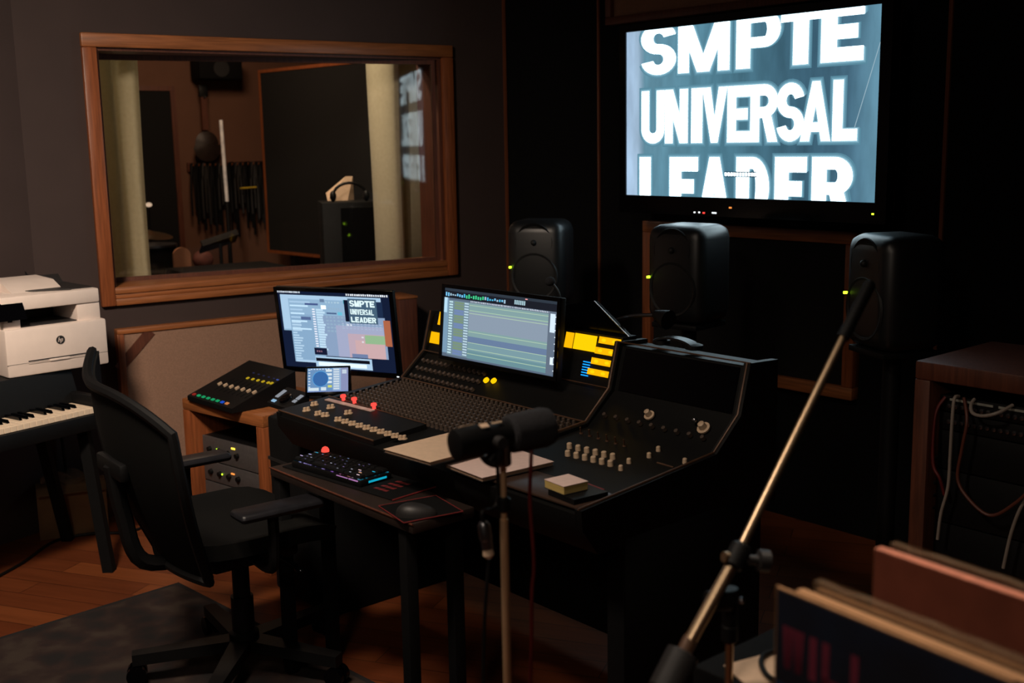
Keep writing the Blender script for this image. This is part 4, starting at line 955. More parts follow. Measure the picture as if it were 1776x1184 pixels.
for k in range(30):
    x, y = .012+.019*rr.randrange(int((kw-.02)/.019)), .012+.021*rr.randrange(5); c_ = rr.choice(((200, 190, 255), (225, 225, 245), (190, 160, 235), (150, 170, 220)))
    m = MB(FK); m.box((x-.003, y+.002, .0277), (x+.003, y+.0045, .0282)); part('key_legend', m, emis(c_, rr.choice((.2, .35, .6))), kbd)
# mouse pad and mouse
mz = .6605
c1, c2, c3 = ZC(703, 911, mz), ZC(806, 891, mz), ZC(768, 850, mz)
ex = c2-c1; ex.z = 0; n = V((-ex.y, ex.x, 0)).normalized(); dp = abs((c3-c2).dot(n))
mp = thing('mouse_pad', 'black mouse pad with dark red edge at the right end of the tray', 'mouse pad', FC @ Matrix.Translation(((c1+c2)/2).xy.to_3d()+V((0, 0, mz))))
Q = [V((p.x, p.y, mz)) for p in (c1, c2, c2+n*.16, c1+n*.16)]
sh = V((-.012, .004, 0)); Q = [q+sh for q in Q]
m = MB(FC); m.prism(Q, (0, 0, .003)); part('cloth', m, mt('black_soft'), mp)
m = MB(FC); m.tube([q+V((0, 0, .003)) for q in (Q[0], Q[1], Q[2], Q[3], Q[0])], .0018, 6, 1); part('red_edge', m, mt('redprint'), mp, 'dark red edge')
c = ZC(722, 882, .68); Fm = FC @ Matrix.Translation((c.x, c.y, mz+.0035)) @ Matrix.Rotation(.9, 4, 'Z')
mo = thing('computer_mouse', 'black computer mouse with bluish sheen on the red-edged mouse pad', 'mouse', Fm)
m = MB(Fm)
m.grid(lambda u, v: V((.053*math.cos(2*math.pi*u)*math.cos(v*math.pi/2), .029*math.sin(2*math.pi*u)*math.cos(v*math.pi/2)*(1-.12*math.cos(2*math.pi*u)), .031*math.sin(v*math.pi/2)**.8*(1-.25*math.cos(2*math.pi*u)*math.cos(v*math.pi/2)))), 28, 8); part('shell', m, mt('darkgrey'), mo)
m = MB(Fm); m.cyl((-.030, -.004, .0205), (-.030, .004, .0205), .008, n=14); part('scroll_wheel', m, mt('black'), mo)
# ================================================================== LEFT: PIANO, PRINTER, CHAIR, RACK
r0 = Z(166, 706, .65); l0 = Z(0, 744, .65); d = r0-l0; pang = math.atan2(d.y, d.x)
FPi = Matrix.Translation((r0.x, r0.y, 0)) @ Matrix.Rotation(pang, 4, 'Z')      # x: along the keys to the right end, y: to the back
pi = thing('digital_piano', 'black digital piano with ivory keys under the printer', 'piano', FPi)
LEN = 1.28
m = MB(FPi); m.box((-LEN-.04, -.012, .57), (.035, .43, .628), .004); part('key_bed', m, mt('black'), pi)
for xa, xb in ((-LEN-.04, -LEN), (.004, .035)):
    m = MB(FPi); m.box((xa, -.012, .628), (xb, .43, .69), .004); part('cheek_block', m, mt('black'), pi)
m = MB(FPi); m.prism([(-LEN-.04, .15, .66), (-LEN-.04, .19, .775), (-LEN-.04, .43, .775), (-LEN-.04, .43, .628), (-LEN-.04, .15, .628)], (LEN+.075, 0, 0)); part('fallboard', m, mt('black'), pi)
kw_ = LEN/52
b = MB(FI); b.box((.0006, 0, 0), (kw_-.0006, .148, .021), .0012, seg=1); WK = mesh_of(b, 'white_key', mt('key_white'))
b = MB(FI); b.prism([(-.005, 0, 0), (-.005, .094, 0), (-.005, .094, .011), (-.005, .008, .011)], (.010, 0, 0)); BK = mesh_of(b, 'black_key', mt('black_gloss'))
for i in range(52):
    inst('white_key', WK, pi, FPi @ Matrix.Translation((-LEN+i*kw_, 0, .629)))
    if i > 0 and (i % 7) in (1, 3, 4, 6, 0):
        inst('black_key', BK, pi, FPi @ Matrix.Translation((-LEN+i*kw_, .052, .6502)))
def splay(u0, v0, z0, u1, v1, name='leg'):
    a, bb = Z(u0, v0, z0), Z(u1, v1, 0)
    m = MB(FI); e = .018
    m.prism([bb+V((-e, -e, 0)), bb+V((e, -e, 0)), bb+V((e, e, 0)), bb+V((-e, e, 0))], a-bb); part(name, m, mt('black_soft'), pi)
q0 = FPi @ V((-.02, .06, .57)); bb = Z(190, 990, 0); m = MB(FI); e = .02; m.prism([bb+V((-e, -e, 0)), bb+V((e, -e, 0)), bb+V((e, e, 0)), bb+V((-e, e, 0))], q0-bb); part('leg', m, mt('black_soft'), pi)
q0 = FPi @ V((-.02, .36, .57)); bb = Z(118, 936, 0); m = MB(FI); m.prism([bb+V((-e, -e, 0)), bb+V((e, -e, 0)), bb+V((e, e, 0)), bb+V((-e, e, 0))], q0-bb); part('leg', m, mt('black_soft'), pi)
for y in (.06, .36):
    m = MB(FPi); m.box((-LEN, y-.02, 0), (-LEN+.04, y+.02, .57)); part('leg', m, mt('black_soft'), pi)
# printer
PZ = .776
a, b_ = Z(15, 657, PZ), Z(190, 630, PZ); d = b_-a; pw = d.length; FPr = Matrix.Translation((a.x, a.y, PZ)) @ Matrix.Rotation(math.atan2(d.y, d.x), 4, 'Z')
pr = thing('printer', 'white multifunction laser printer on the digital piano', 'printer', FPr)
pd = .34; H1, H2, H3, H4 = .178, .243, .297, .335
m = MB(FPr)
m.box((0, 0, 0), (pw, pd, H1-.0), .008)
m.box((0.005, .02, H1-.01), (pw*.18, pd-.01, H2), .004); m.box((pw*.735, .02, H1-.01), (pw*.97, pd-.01, H2), .004); m.box((pw*.1, pd*.75, H1-.01), (pw*.9, pd-.01, H2), .004)
part('body', m, mt('white'), pr)
m = MB(FPr); m.box((pw*.18, .03, H1), (pw*.735, pd*.75, H1+.004)); m.box((pw*.18, pd*.7, H1), (pw*.735, pd*.75, H2)); part('output_tray', m, mt('darkgrey'), pr, 'dark grey paper output slot')
m = MB(FPr); m.box((-.004, .012, H2), (pw*.965, pd+.02, H3), .007); part('scanner', m, mt('white'), pr)
m = MB(FPr); m.prism([(-.02, -.012, H2-.03), (pw*.215, -.012, H2-.03), (pw*.2, .02, H3-.005), (-.02, .02, H3-.005)], (0, .012, .004)); part('control_panel', m, mt('black_gloss'), pr, 'black touch control panel')
m = MB(FPr); m.prism([(pw*.2, .1, H3), (pw*.2, pd, H3), (pw*.2, pd, H4), (pw*.2, .18, H4-.006)], (pw*.5, 0, 0)); m.prism([(0, .22, H3), (0, pd, H3), (0, pd, H4), (0, .24, H4)], (pw*.2, 0, 0)); part('document_feeder', m, mt('white'), pr)
m = MB(FPr); m.prism([(pw*.72, .05, H3), (pw*.955, .05, H3), (pw*.955, pd, H3), (pw*.72, pd, H3)], (0, 0, .003)); m.prism([(pw*.72, .3, H3), (pw*.93, .3, H3), (pw*.93, pd, H3+.03), (pw*.72, pd, H3+.03)], (0, 0, .004)); part('paper_support', m, mt('darkgrey'), pr)
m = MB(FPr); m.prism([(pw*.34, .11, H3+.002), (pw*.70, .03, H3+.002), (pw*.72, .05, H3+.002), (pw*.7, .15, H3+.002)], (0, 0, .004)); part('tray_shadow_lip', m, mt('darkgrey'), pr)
m = MB(FPr); m.box((pw*.2, -.0015, .052), (pw*.79, .001, .056)); m.box((0.0, -.0008, .0475), (pw, .001, .0485)); part('tray_slot', m, mt('darkgrey'), pr)
m = MB(FPr); m.box((pw*.4, -.006, .044), (pw*.6, .001, .052), .001); m.box((pw*.2, -.003, .044), (pw*.79, .001, .0465)); part('tray_handle', m, mt('white'), pr)
m = MB(FPr); m.box((pw*.06, .017, H1+.025), (pw*.1, .021, H1+.035)); part('usb_port', m, mt('black'), pr)
cx_, cz_ = pw*.525, .118
m = MB(FPr); m.lathe((cx_, 0, cz_), (0, -1, 0), [(-.001, .0165), (.0012, .0165)], 32); lg = part('logo', m, mt('darkgrey'), pr, 'round grey emblem with slanted letters hp')
m = MB(FPr); X = lambda x, z: (cx_+x+z*.25, -.0016, cz_+z)
for polys in ([(-.009, -.006), (-.0065, -.006), (-.0065, .012), (-.009, .012)], [(-.0065, .002), (-.001, .002), (-.001, .0045), (-.0065, .0045)], [(-.003, -.006), (-.0006, -.006), (-.0006, .0035), (-.003, .0035)],
              [(.001, -.012), (.0033, -.012), (.0033, .0045), (.001, .0045)], [(.0033, .002), (.0085, .002), (.0085, .0045), (.0033, .0045)], [(.0062, -.006), (.0085, -.006), (.0085, .0035), (.0062, .0035)], [(.0033, -.006), (.0085, -.006), (.0085, -.0037), (.0033, -.0037)]):
    m.face([X(*p) for p in polys])
part('logo_letters', m, mt('white'), lg, smooth=False)
# cardboard box and bag under the piano
a, b_ = Z(70, 938, 0), Z(190, 921, 0); d = b_-a; FB = Matrix.Translation((a.x, a.y, 0)) @ Matrix.Rotation(math.atan2(d.y, d.x), 4, 'Z'); bw = d.length
bx = thing('cardboard_box', 'brown cardboard box with crumpled plastic on the floor beneath the piano', 'box', FB)
m = MB(FB); m.box((0, 0, 0), (bw, .11, .22), .003); part('box_body', m, mt('cardboard'), bx)
rr = random.Random(9); m = MB(FB); m.prism([(0, 0, .22), (bw, 0, .22), (bw, -.05, .2), (0, -.06, .205)], (0, .002, .003)); part('flap', m, mt('cardboard'), bx)
m = MB(FB); m.grid(lambda u, v: V((.02+(bw-.04)*u, 0.005+.1*v, .225+.03*math.sin(9*u+3*v)*math.sin(7*v+2*u)+.015)), 18, 10); part('plastic_wrap', m, mt('plastic'), bx)
a = Z(-14, 926, 0); FBg = Matrix.Translation(a) @ Matrix.Rotation(.6, 4, 'Z')
bg = thing('shopping_bag', 'white and red paper bag on the floor at the left edge under the piano', 'bag', FBg)
m = MB(FBg); m.box((-.12, 0, .0), (.03, .1, .03)); part('red_base', m, M('red_paper', (150, 20, 40), .7), bg, 'red bottom band')
m = MB(FBg); m.box((-.12, 0, .03), (.03, .1, .2)); part('bag_body', m, M('white_paper', (205, 190, 190), .8), bg)
# cables on the floor and the wall
m = MB(FI); m.tube([Z(-10, 1003, .006), Z(40, 975, .006), Z(95, 938, .006), Z(160, 925, .006), Z(225, 922, .006), Z(262, 905, .006)], .006); solo('floor_cable', m, mt('black'), 'black cable running over the wooden floor beneath the piano', 'cable')
wl = [onplane(FW, u, v, -.012) for u, v in ((30, 450), (46, 478), (62, 500))]
pS = PL; 
m = MB(FI); m.tube([FW @ p for p in wl]+[FW @ V((wl[-1].x+.03, -.02, .9)), FW @ V((wl[-1].x+.06, -.03, .0))], .007); solo('wall_cable', m, mt('black'), 'black cable slanting down the wall behind the printer', 'cable')
# rug
FRg = frame(Z(306, 1017, 0), math.radians(-45.2))                # x: right edge, -y: left edge
rg_ = thing('rug', 'dark patterned rug on the wooden floor under the office chair', 'rug', FRg)
m = MB(FRg); m.box((0, -2.2, .0), (1.75, 0, .007)); part('pile', m, mt('rug'), rg_)
m = MB(FRg); m.box((-.02, -2.2, .0), (0, 0, .006)); m.box((-.02, 0, 0), (1.75, .02, .006)); part('border', m, M('rug_border', (26, 22, 22), .95), rg_)
# office chair
CHZ = .008
FCh = Matrix.Translation((-.84, 3.32, CHZ)) @ Matrix.Rotation(TH-.06, 4, 'Z')
chh = thing('office_chair', 'black mesh office chair with armrests, tucked in before the keyboard tray', 'chair', FCh)
def bk(u, v):
    s = 2*u-1; hw = .2+.125*math.sin(min(1, v*1.25)*math.pi*.5)-.02*max(0, v-.6)/.4
    z = .40+.55*v
    if s < 0: z += (.05*abs(s)**3)*v**3
    else: z -= (.09*s**2.6)*v**2
    y = -.225-.165*v+.085*s*s*(.4+.6*v)-.03*math.sin(v*math.pi)
    return V((hw*s+.03, y, z))
m = MB(FCh); m.grid(bk, 22, 18, .02); part('backrest', m, mt('mesh'), chh)
m = MB(FCh); n = 20
edge = [bk(0, j/n) for j in range(n+1)]+[bk(i/n, 1) for i in range(1, n+1)]+[bk(1, 1-j/n) for j in range(1, n+1)]+[bk(1-i/n, 0) for i in range(1, n+1)]
m.tube(edge, .015, 8, 1); part('back_frame', m, mt('black'), chh)
m = MB(FCh); m.tube([(0, -.1, .40), (0, -.29, .42), (0, -.34, .58), (0, -.36, .72)], .024, 8); m.box((-.1, -.372, .69), (.1, -.345, .74), .008); part('back_support', m, mt('black'), chh)
def seat(u, v):
    a = 2*math.pi*u; r = v
    k = (abs(math.cos(a))**4+abs(math.sin(a))**4)**-.25
    x = .255*math.cos(a)*k*r; y = .02+.235*math.sin(a)*k*r
    z = .485+.018*(x/.255)**2-.0-(.045*max(0, (y-.1)/.15)**2)
    return V((x, y, z))
m = MB(FCh); m.grid(seat, 36, 6, .045); part('seat', m, mt('mesh'), chh)
m = MB(FCh); m.box((-.13, -.14, .37), (.13, .14, .43), .02); part('tilt_mechanism', m, mt('black'), chh)
m = MB(FCh); m.tube([(.12, .05, .4), (.24, .06, .395), (.27, .06, .39)], .007, 6); m.ball((.28, .06, .39), .013, (1.5, 1, .7)); part('lever', m, mt('black_gloss'), chh)
for s in (-1, 1):
    m = MB(FCh); m.tube([(s*.13, -.02, .41), (s*.29, -.03, .42), (s*.315, -.03, .5), (s*.315, -.03, .59)], .016, 8); ar = part('armrest', m, mt('black'), chh)
    m = MB(FCh); m.box((s*.315-.045, -.14, .585), (s*.315+.045, .115, .612), .014, seg=3); part('arm_pad', m, M('arm_pad_vinyl_%d' % s, (30, 30, 34), .35), ar)
m = MB(FCh); m.cyl((0, 0, .1), (0, 0, .38), .026); m.cyl((0, 0, .1), (0, 0, .24), .034); part('gas_column', m, mt('black'), chh)
m = MB(FCh); m.lathe((0, 0, .075), (0, 0, 1), [(0, .045), (.05, .045), (.06, .03)], 20); part('hub', m, mt('black'), chh)
for k in range(5):
    t = k*2*math.pi/5+.55; dx, dy = math.cos(t), math.sin(t)
    m = MB(FCh); px_, py_ = -dy, dx
    m.prism([(dx*.02+px_*.032, dy*.02+py_*.032, .075), (dx*.02-px_*.032, dy*.02-py_*.032, .075), (dx*.33-px_*.02, dy*.33-py_*.02, .062), (dx*.33+px_*.02, dy*.33+py_*.02, .062)], (0, 0, .035)); lgp = part('base_leg', m, mt('black'), chh)
    m = MB(FCh); c = V((dx*.32, dy*.32, .03))
    for sd_ in (-1, 1): m.cyl(c+V((px_, py_, 0))*(.008*sd_), c+V((px_, py_, 0))*(.026*sd_), .03, n=18)
    m.cyl(c, c+V((0, 0, .035)), .01); part('caster', m, mt('black_gloss'), lgp)
# wooden rack cabinet with gear
a, b_ = Z(315, 690, .62), Z(455, 722, .62); d = b_-a; rw_ = d.length; FRk = Matrix.Translation((a.x, a.y, 0)) @ Matrix.Rotation(math.atan2(d.y, d.x), 4, 'Z')
rc = thing('rack_cabinet', 'low orange-wood rack cabinet left of the console, holding lit audio gear', 'rack', FRk)
rd = .42
m = MB(FRk); m.box((0, 0, .575), (rw_, rd, .62), .005); part('top', m, mt('wood_h'), rc)
for x in (0, rw_-.045):
    m = MB(FRk); m.box((x, 0, 0), (x+.045, rd, .575), .004); part('side', m, mt('wood_v'), rc)
m = MB(FRk); m.box((.045, rd-.02, .05), (rw_-.045, rd, .575)); part('back', m, mt('black_soft'), rc)
m = MB(FRk); m.box((.045, .02, .05), (rw_-.045, rd-.02, .08)); part('shelf', m, mt('wood_dark'), rc)
# two rack units inside
def gear(z0, z1, label, lights):
    t = thing('audio_interface', label, 'audio gear', FRk @ Matrix.Translation((rw_/2, .05, z0)))
    m = MB(FRk); m.box((.05, .06, z0), (rw_-.05, rd-.05, z1), .003); part('chassis', m, mt('black'), t)
    m = MB(FRk); m.box((.05, .05, z0), (rw_-.05, .0605, z1), .002); part('faceplate', m, mt('grey_gear'), t)
    for x, z, k in lights: m = MB(FRk); m.cbox((x, .0485, z), (.02, .004, .006)); part('signal_light', m, mt(k), t)
    for k in range(4): m = MB(FRk); m.lathe((.1+.06*k, .0495, (z0+z1)/2), (0, -1, 0), [(0, .011), (.012, .009)], 14); part('dial', m, mt('black'), t)
def fr(u, v): 
    p = onplane(FRk, u, v, .048); return p.x, p.z
g1, g2 = fr(378, 780), fr(404, 778); g3, g4 = fr(383, 826), fr(404, 826)
gear(.08, g3[1]-.035, 'lowest rack unit in the wooden rack cabinet, mostly hidden by the chair', [])
gear(g3[1]-.03, g3[1]+.05, 'grey rack unit with lower green and red lights in the wooden rack cabinet', [(g3[0], g3[1]+.01, 'led_green'), (g4[0], g4[1]+.01, 'led_orange')])
gear(g3[1]+.055, g1[1]+.045, 'grey rack unit with upper green and yellow lights in the wooden rack cabinet', [(g1[0], g1[1], 'led_green'), (g2[0], g2[1], 'led_yellow')])
# fader controller
zf, zbk = .635, .745
a, b_, c = Z(325, 688, zf), Z(402, 711, zf), Z(456, 628, zbk); ex = (b_-a); fw_ = ex.length
FFd = Matrix.Translation((a.x, a.y, .622)) @ Matrix.Rotation(math.atan2(ex.y, ex.x), 4, 'Z')
cl = FFd.inverted() @ c; fd = cl.y
fc = thing('fader_controller', 'sloped black fader controller with green and yellow button rows on the wooden rack cabinet', 'controller', FFd)
sl = (.118-.018)/fd
m = MB(FFd); m.prism([(0, 0, 0), (0, fd, 0), (0, fd, .118), (0, 0, .018)], (fw_, 0, 0)); part('case', m, mt('black'), fc)
def onfd(u, v):
    o = FFd.inverted() @ CAM; dd = FFd.inverted().to_3x3() @ ray(u, v); n = V((0, -sl, 1)); p = V((0, 0, .018)); return o+dd*((p-o).dot(n)/dd.dot(n))
TLf = Matrix.Rotation(math.atan(sl), 4, 'X')
def fdrow(u0, v0, u1, v1, n, cols, name, w, dd, h, s=1.0):
    for i in range(n):
        q = onfd(u0+(u1-u0)*i/(n-1), v0+(v1-v0)*i/(n-1)); q.x = min(max(q.x, .012), fw_-.012)
        m = MB(FFd @ Matrix.Translation(q) @ TLf); m.box((-w/2, -dd/2, 0), (w/2, dd/2, h), .001); part(name, m, cols(i) if callable(cols) else cols, fc)
G_, R_, Bl, Or = emis((40, 190, 120), .55), emis((200, 60, 50), .4), emis((40, 90, 220), .7), emis((230, 140, 80), .7)
fdrow(337, 684, 394, 700, 8, lambda i: [R_, G_, G_, G_, G_, G_, Bl, Or][i], 'lit_button', .018, .012, .004)
fdrow(382, 667, 442, 682, 7, mt('beige'), 'fader_cap', .009, .018, .010)
fdrow(430, 656, 492, 670, 8, emis((225, 190, 40), .6), 'lit_button', .012, .012, .004)
fdrow(440, 647, 502, 664, 8, lambda i: emis((70, 70, 110), .3) if i < 6 else emis((90, 110, 200), .5), 'small_button', .012, .006, .003)
for i in range(8):
    p0, p1 = onfd(372+7.5*i, 676+2*i), onfd(415+8*i, 658+2*i)
    p0.x = min(max(p0.x, .01), fw_-.01); p1.x = p0.x
    m = MB(FFd); m.tube([p0+V((0, 0, .0006)), p1+V((0, 0, .0006))], .0012, 4, 1); part('fader_slot', m, mt('black_soft'), fc)
# black case beside the cabinet with small controller and tablet
FCs = FC
eq = thing('equipment_case', 'low black equipment case between the wooden rack cabinet and the console', 'case', FC @ Matrix.Translation((-3.45, 2.15, 0)))
m = MB(FC); m.box((-3.565, 1.92, .02), (-3.32, 2.5, .66), .01); part('shell', m, mt('black_soft'), eq)
m = MB(FC); m.box((-3.568, 1.918, .5), (-3.317, 2.502, .512)); part('lid_seam', m, mt('darkgrey'), eq)
for x in (-3.55, -3.35):
    for y in (1.95, 2.45):
        m = MB(FC); m.cyl((x+.01, y, 0), (x+.01, y, .02), .015); part('foot', m, mt('black'), eq)
zc = .675
a, b_, c = ZC(463, 697, zc), ZC(500, 709, zc), ZC(536, 682, zc); ex = b_-a; wsc = ex.length
FSc = FC @ Matrix.Translation((a.x, a.y, .661)) @ Matrix.Rotation(math.atan2(ex.y, ex.x), 4, 'Z')
_fi = FSc.inverted(); _o = _fi @ CAM; _d = _fi.to_3x3() @ ray(536, 682); _p = _o+_d*((wsc-_o.x)/_d.x); dpc = _p.y; rise = max(.01, _p.z-.014); s2 = rise/dpc
jc = thing('jog_controller', 'small black edit controller with two rows of white keys, on the black equipment case', 'controller', FSc)
m = MB(FSc); m.prism([(0, 0, 0), (0, dpc, 0), (0, dpc, .014+rise), (0, 0, .014)], (wsc, 0, 0)); part('case', m, mt('black'), jc)
TJ = Matrix.Rotation(math.atan(s2), 4, 'X')
def jq(x, y): return FSc @ Matrix.Translation((x, y, .014+s2*y)) @ TJ
for j, x in enumerate((.016, wsc-.018)):
    for i in range(7):
        if i == 2 and j: continue
        m = MB(jq(x, .035+i*(dpc-.05)/7)); m.box((-.010, -.0035, 0), (.010, .0035, .003)); part('key_cap', m, emis((190, 195, 205), .5), jc)
m = MB(jq(wsc/2, dpc*.42)); m.lathe((0, 0, 0), (0, 0, 1), [(0, .026), (.008, .024), (.010, .016)], 24); part('jog_wheel', m, mt('black_gloss'), jc)
m = MB(jq(.028, .014)); m.box((-.012, -.006, 0), (.012, .006, .003)); part('lit_key', m, emis((150, 190, 220), .9), jc, 'bright pale blue key')
# tablet
ctr = CAM + (V((-.677, 4.111, .752))-CAM)*.985
wt_, ht_ = .146, .088
FTb = Matrix.Translation(ctr) @ Matrix.Rotation(.054, 4, 'Z') @ Matrix.Rotation(-.435, 4, 'X')
tb_ = thing('touch_screen', 'small touch screen with a blue dial, propped before the left monitor', 'tablet', Matrix.Translation((ctr.x, ctr.y, .661)))
m = MB(FTb); m.box((-wt_/2-.008, .0015, -ht_/2-.012), (wt_/2+.008, .012, ht_/2+.008), .003); part('housing', m, mt('black_gloss'), tb_)
it = [(.0, 0, .62, 1, (110, 150, 195)), (.62, 0, .82, 1, (150, 180, 215)), (.82, 0, 1, 1, (142, 150, 190))]
for k in range(9): it.append((.64, .04+.1*k, .78, .1+.1*k, (215, 228, 238)))
for k in range(4): it.append((.45+.0*k, .06+.16*k, .6, .16+.16*k, (222, 235, 242)))
for k in range(7): it.append((.02, .05+.12*k, .07, .09+.12*k, (220, 232, 242))); it.append((.08+.07*k, .02, .12+.07*k, .06, (220, 232, 242)))
it += [(.02, .82, .28, .95, (215, 232, 242)), (.33, .8, .46, .94, (215, 232, 242)), (.5, .72, .6, .82, (210, 220, 120)), (.85, .08, .96, .25, (200, 215, 230)), (0, .95, 1, 1, (120, 140, 190))]
sc3 = screen(tb_, FTb, wt_, ht_, (110, 150, 195), it, .95)
m = MB(FTb); N_ = 28; m.mat(emis((60, 110, 175), .9))
pts = [V((-.022-.004+.028*math.cos(2*math.pi*i/N_), -.0002, .004+.028*math.sin(2*math.pi*i/N_))) for i in range(N_)]; m.face(pts)
m.mat(emis((80, 170, 235), .95)); m.tube(pts+[pts[0]], .001, 4, 1); part('dial_graphic', m, None, sc3, 'blue ring dial', smooth=False)
m = MB(Matrix.Translation((ctr.x, ctr.y, 0)) @ Matrix.Rotation(.054, 4, 'Z')); m.box((-.05, -.025, .661), (.05, .07, .668), .002); m.prism([(-.03, .05, .666), (.03, .05, .666), (.03, .012, ctr.z+.0), (-.03, .012, ctr.z+.0)], (0, .006, .002)); part('stand', m, mt('black'), tb_)
# ================================================================== RIGHT: PATCH RACK, RECORDS
ra0, ra1, rb, rz = -1.585, -1.02, 2.8, 1.0
pk = thing('patch_rack', 'dark red-wood equipment rack with hanging patch cables at the right edge', 'rack', FC @ Matrix.Translation(((ra0+ra1)/2, rb+.2, 0)))
m = MB(FC); m.box((ra0, rb, rz-.05), (ra1, rb+.42, rz), .005); part('top', m, mt('wood_dark'), pk)
for x in (ra0, ra1-.045):
    m = MB(FC); m.box((x, rb, 0), (x+.045, rb+.42, rz-.05), .004); part('side', m, mt('wood_dark'), pk)
m = MB(FC); m.box((ra0+.045, rb+.4, .04), (ra1-.045, rb+.42, rz-.05)); part('back', m, mt('black_soft'), pk)
m = MB(FC); m.box((ra0+.045, rb+.01, .04), (ra1-.045, rb+.4, .07)); part('bottom_shelf', m, mt('wood_dark'), pk)
def rackunit(name, z0, z1, label, cat='audio gear'):
    t = thing(name, label, cat, FC @ Matrix.Translation(((ra0+ra1)/2, rb+.06, z0)))
    m = MB(FC); m.box((ra0+.05, rb+.062, z0), (ra1-.05, rb+.3, z1), .002); part('chassis', m, mt('black'), t)
    m = MB(FC); m.box((ra0+.047, rb+.055, z0), (ra1-.047, rb+.063, z1), .001); part('faceplate', m, mt('black'), t); return t
zz = [.905, .86, .81, .70, .55, .38, .2, .07]
t1 = rackunit('patch_bay', zz[1]+.002, zz[0], 'upper patch bay with pale label strip, topmost in the dark red-wood rack', 'patch bay')
for k in range(3):
    m = MB(FC); m.box((ra0+.075+.135*k, rb+.053, zz[0]-.012), (ra0+.195+.135*k, rb+.0555, zz[0]-.006)); part('label_strip', m, M('label_strip_%d' % k, (150, 150, 140), .7), t1)
b = MB(FI); b.lathe((0, 0, 0), (0, -1, 0), [(0, .006), (.004, .006), (.0045, .003)], 10); JK = mesh_of(b, 'jack', mt('steel'))
for k in range(24): inst('jack', JK, t1, FC @ Matrix.Translation((ra0+.075+.018*k, rb+.055, zz[1]+.018)))
t2 = rackunit('patch_bay', zz[2]+.002, zz[1]-.002, 'lower patch bay, second from the top in the dark red-wood rack', 'patch bay')
for k in range(24): inst('jack', JK, t2, FC @ Matrix.Translation((ra0+.075+.018*k, rb+.055, zz[2]+.025)))
t3 = rackunit('rack_processor', zz[3]+.002, zz[2]-.002, 'black rack unit just below the two patch bays')
t4 = rackunit('rack_processor', zz[4]+.002, zz[3]-.002, 'black rack unit with a column of pale knobs in the dark red-wood rack')
t5 = rackunit('rack_processor', zz[5]+.002, zz[4]-.002, 'plain black rack unit low in the dark red-wood rack')
t6 = rackunit('rack_processor', zz[6]+.002, zz[5]-.002, 'plain black rack unit second from the bottom of the dark red-wood rack')
t7 = rackunit('rack_processor', zz[7]+.002, zz[6]-.002, 'plain black rack unit at the very bottom of the dark red-wood rack')
for v in (793, 815, 836, 857, 879):
    p = PB(1621-(v-793)*.06, v, rb+.052); own = t4 if p.z > zz[4] else t5
    m = MB(FC); m.lathe((p.x, rb+.055, p.z), (0, -1, 0), [(0, .009), (.012, .007)], 14); part('knob', m, mt('steel'), own)
def pc(pts, key, label, r=.0045):
    m = MB(FC); m.tube([V((p.x, p.y, p.z)) for p in (PB(u, v, rb+dy) for u, v, dy in pts)], r); solo('patch_cable', m, mt(key), label, 'cable', 'patch cables on the rack')
pc([(1663, 687, .05), (1655, 692, .03), (1651, 735, .02), (1648, 790, .02), (1644, 845, .02), (1632, 890, .02), (1626, 935, .02)], 'greycable', 'pale patch cable hanging straight down from the upper patch bay')
pc([(1690, 692, .05), (1684, 702, .03), (1687, 716, .015), (1705, 721, .01), (1730, 716, .015), (1757, 702, .05)], 'greycable', 'pale patch cable looping between two sockets of the patch bay')
pc([(1672, 690, .05), (1677, 730, .02), (1668, 780, .015), (1661, 830, .015), (1680, 865, .01), (1715, 893, .01), (1750, 880, .01), (1790, 840, .01), (1810, 760, .05)], 'browncable', 'brown patch cable hanging in a long loop across the rack')
pc([(1640, 688, .05), (1622, 720, .03), (1618, 800, .02), (1630, 830, .02), (1638, 858, .03)], 'redcable', 'dark red patch cable at the left side of the rack')
pc([(1800, 850, .05), (1776, 870, .02), (1755, 920, .02), (1740, 985, .02)], 'greycable', 'pale cable at the far right, slanting down over the rack')
# table, case, paper
rt = thing('record_table', 'low black table under the vinyl records, right foreground', 'table', FC @ Matrix.Translation((-.6, 1.24, 0)))
m = MB(FC); m.box((-.88, 1.06, .71), (-.35, 1.435, .738), .004); part('tabletop', m, mt('black_soft'), rt)
for x in (-.87, -.4):
    for y in (1.075, 1.38):
        m = MB(FC); m.box((x, y, 0), (x+.04, y+.04, .71)); part('leg', m, mt('black_soft'), rt)
kc_ = thing('amplifier_case', 'black amplifier case behind the records, with a paper sheet on top', 'amplifier', FC @ Matrix.Translation((-1.0, 1.65, 0)))
m = MB(FC); m.box((-1.22, 1.452, .02), (-.8, 1.84, .695), .008); part('cabinet', m, mt('black_soft'), kc_)
m = MB(FC); m.box((-1.19, 1.446, .06), (-.83, 1.452, .6)); part('grille', m, mt('black'), kc_)
for x in (-1.19, -.83):
    for y in (1.48, 1.81):
        m = MB(FC); m.cyl((x, y, 0), (x, y, .02), .018); part('foot', m, mt('black'), kc_)
a, b_, c = ZC(1255, 1155, .697), ZC(1345, 1131, .697), ZC(1292, 1187, .697)
m = MB(FC); A_ = V((a.x, a.y, .6965)); u1, u2 = (b_-a), (c-a); u1.z = u2.z = 0
m.prism([A_, A_+u2*1.25, A_+u2*1.25+u1*1.3, A_+u1*1.3], (0, 0, .003)); solo('paper_sheet', m, mt('paper'), 'loose cream paper sheet left of the foreground records', 'paper', smooth=False)
q = [ZC(u, v, .705) for u, v in ((1352, 1184), (1330, 1170), (1320, 1150), (1325, 1136), (1345, 1128), (1370, 1125))]
m = MB(FC); m.tube(q, .0045); solo('thin_cable', m, mt('black'), 'thin black cable curled across the loose paper sheet', 'cable')
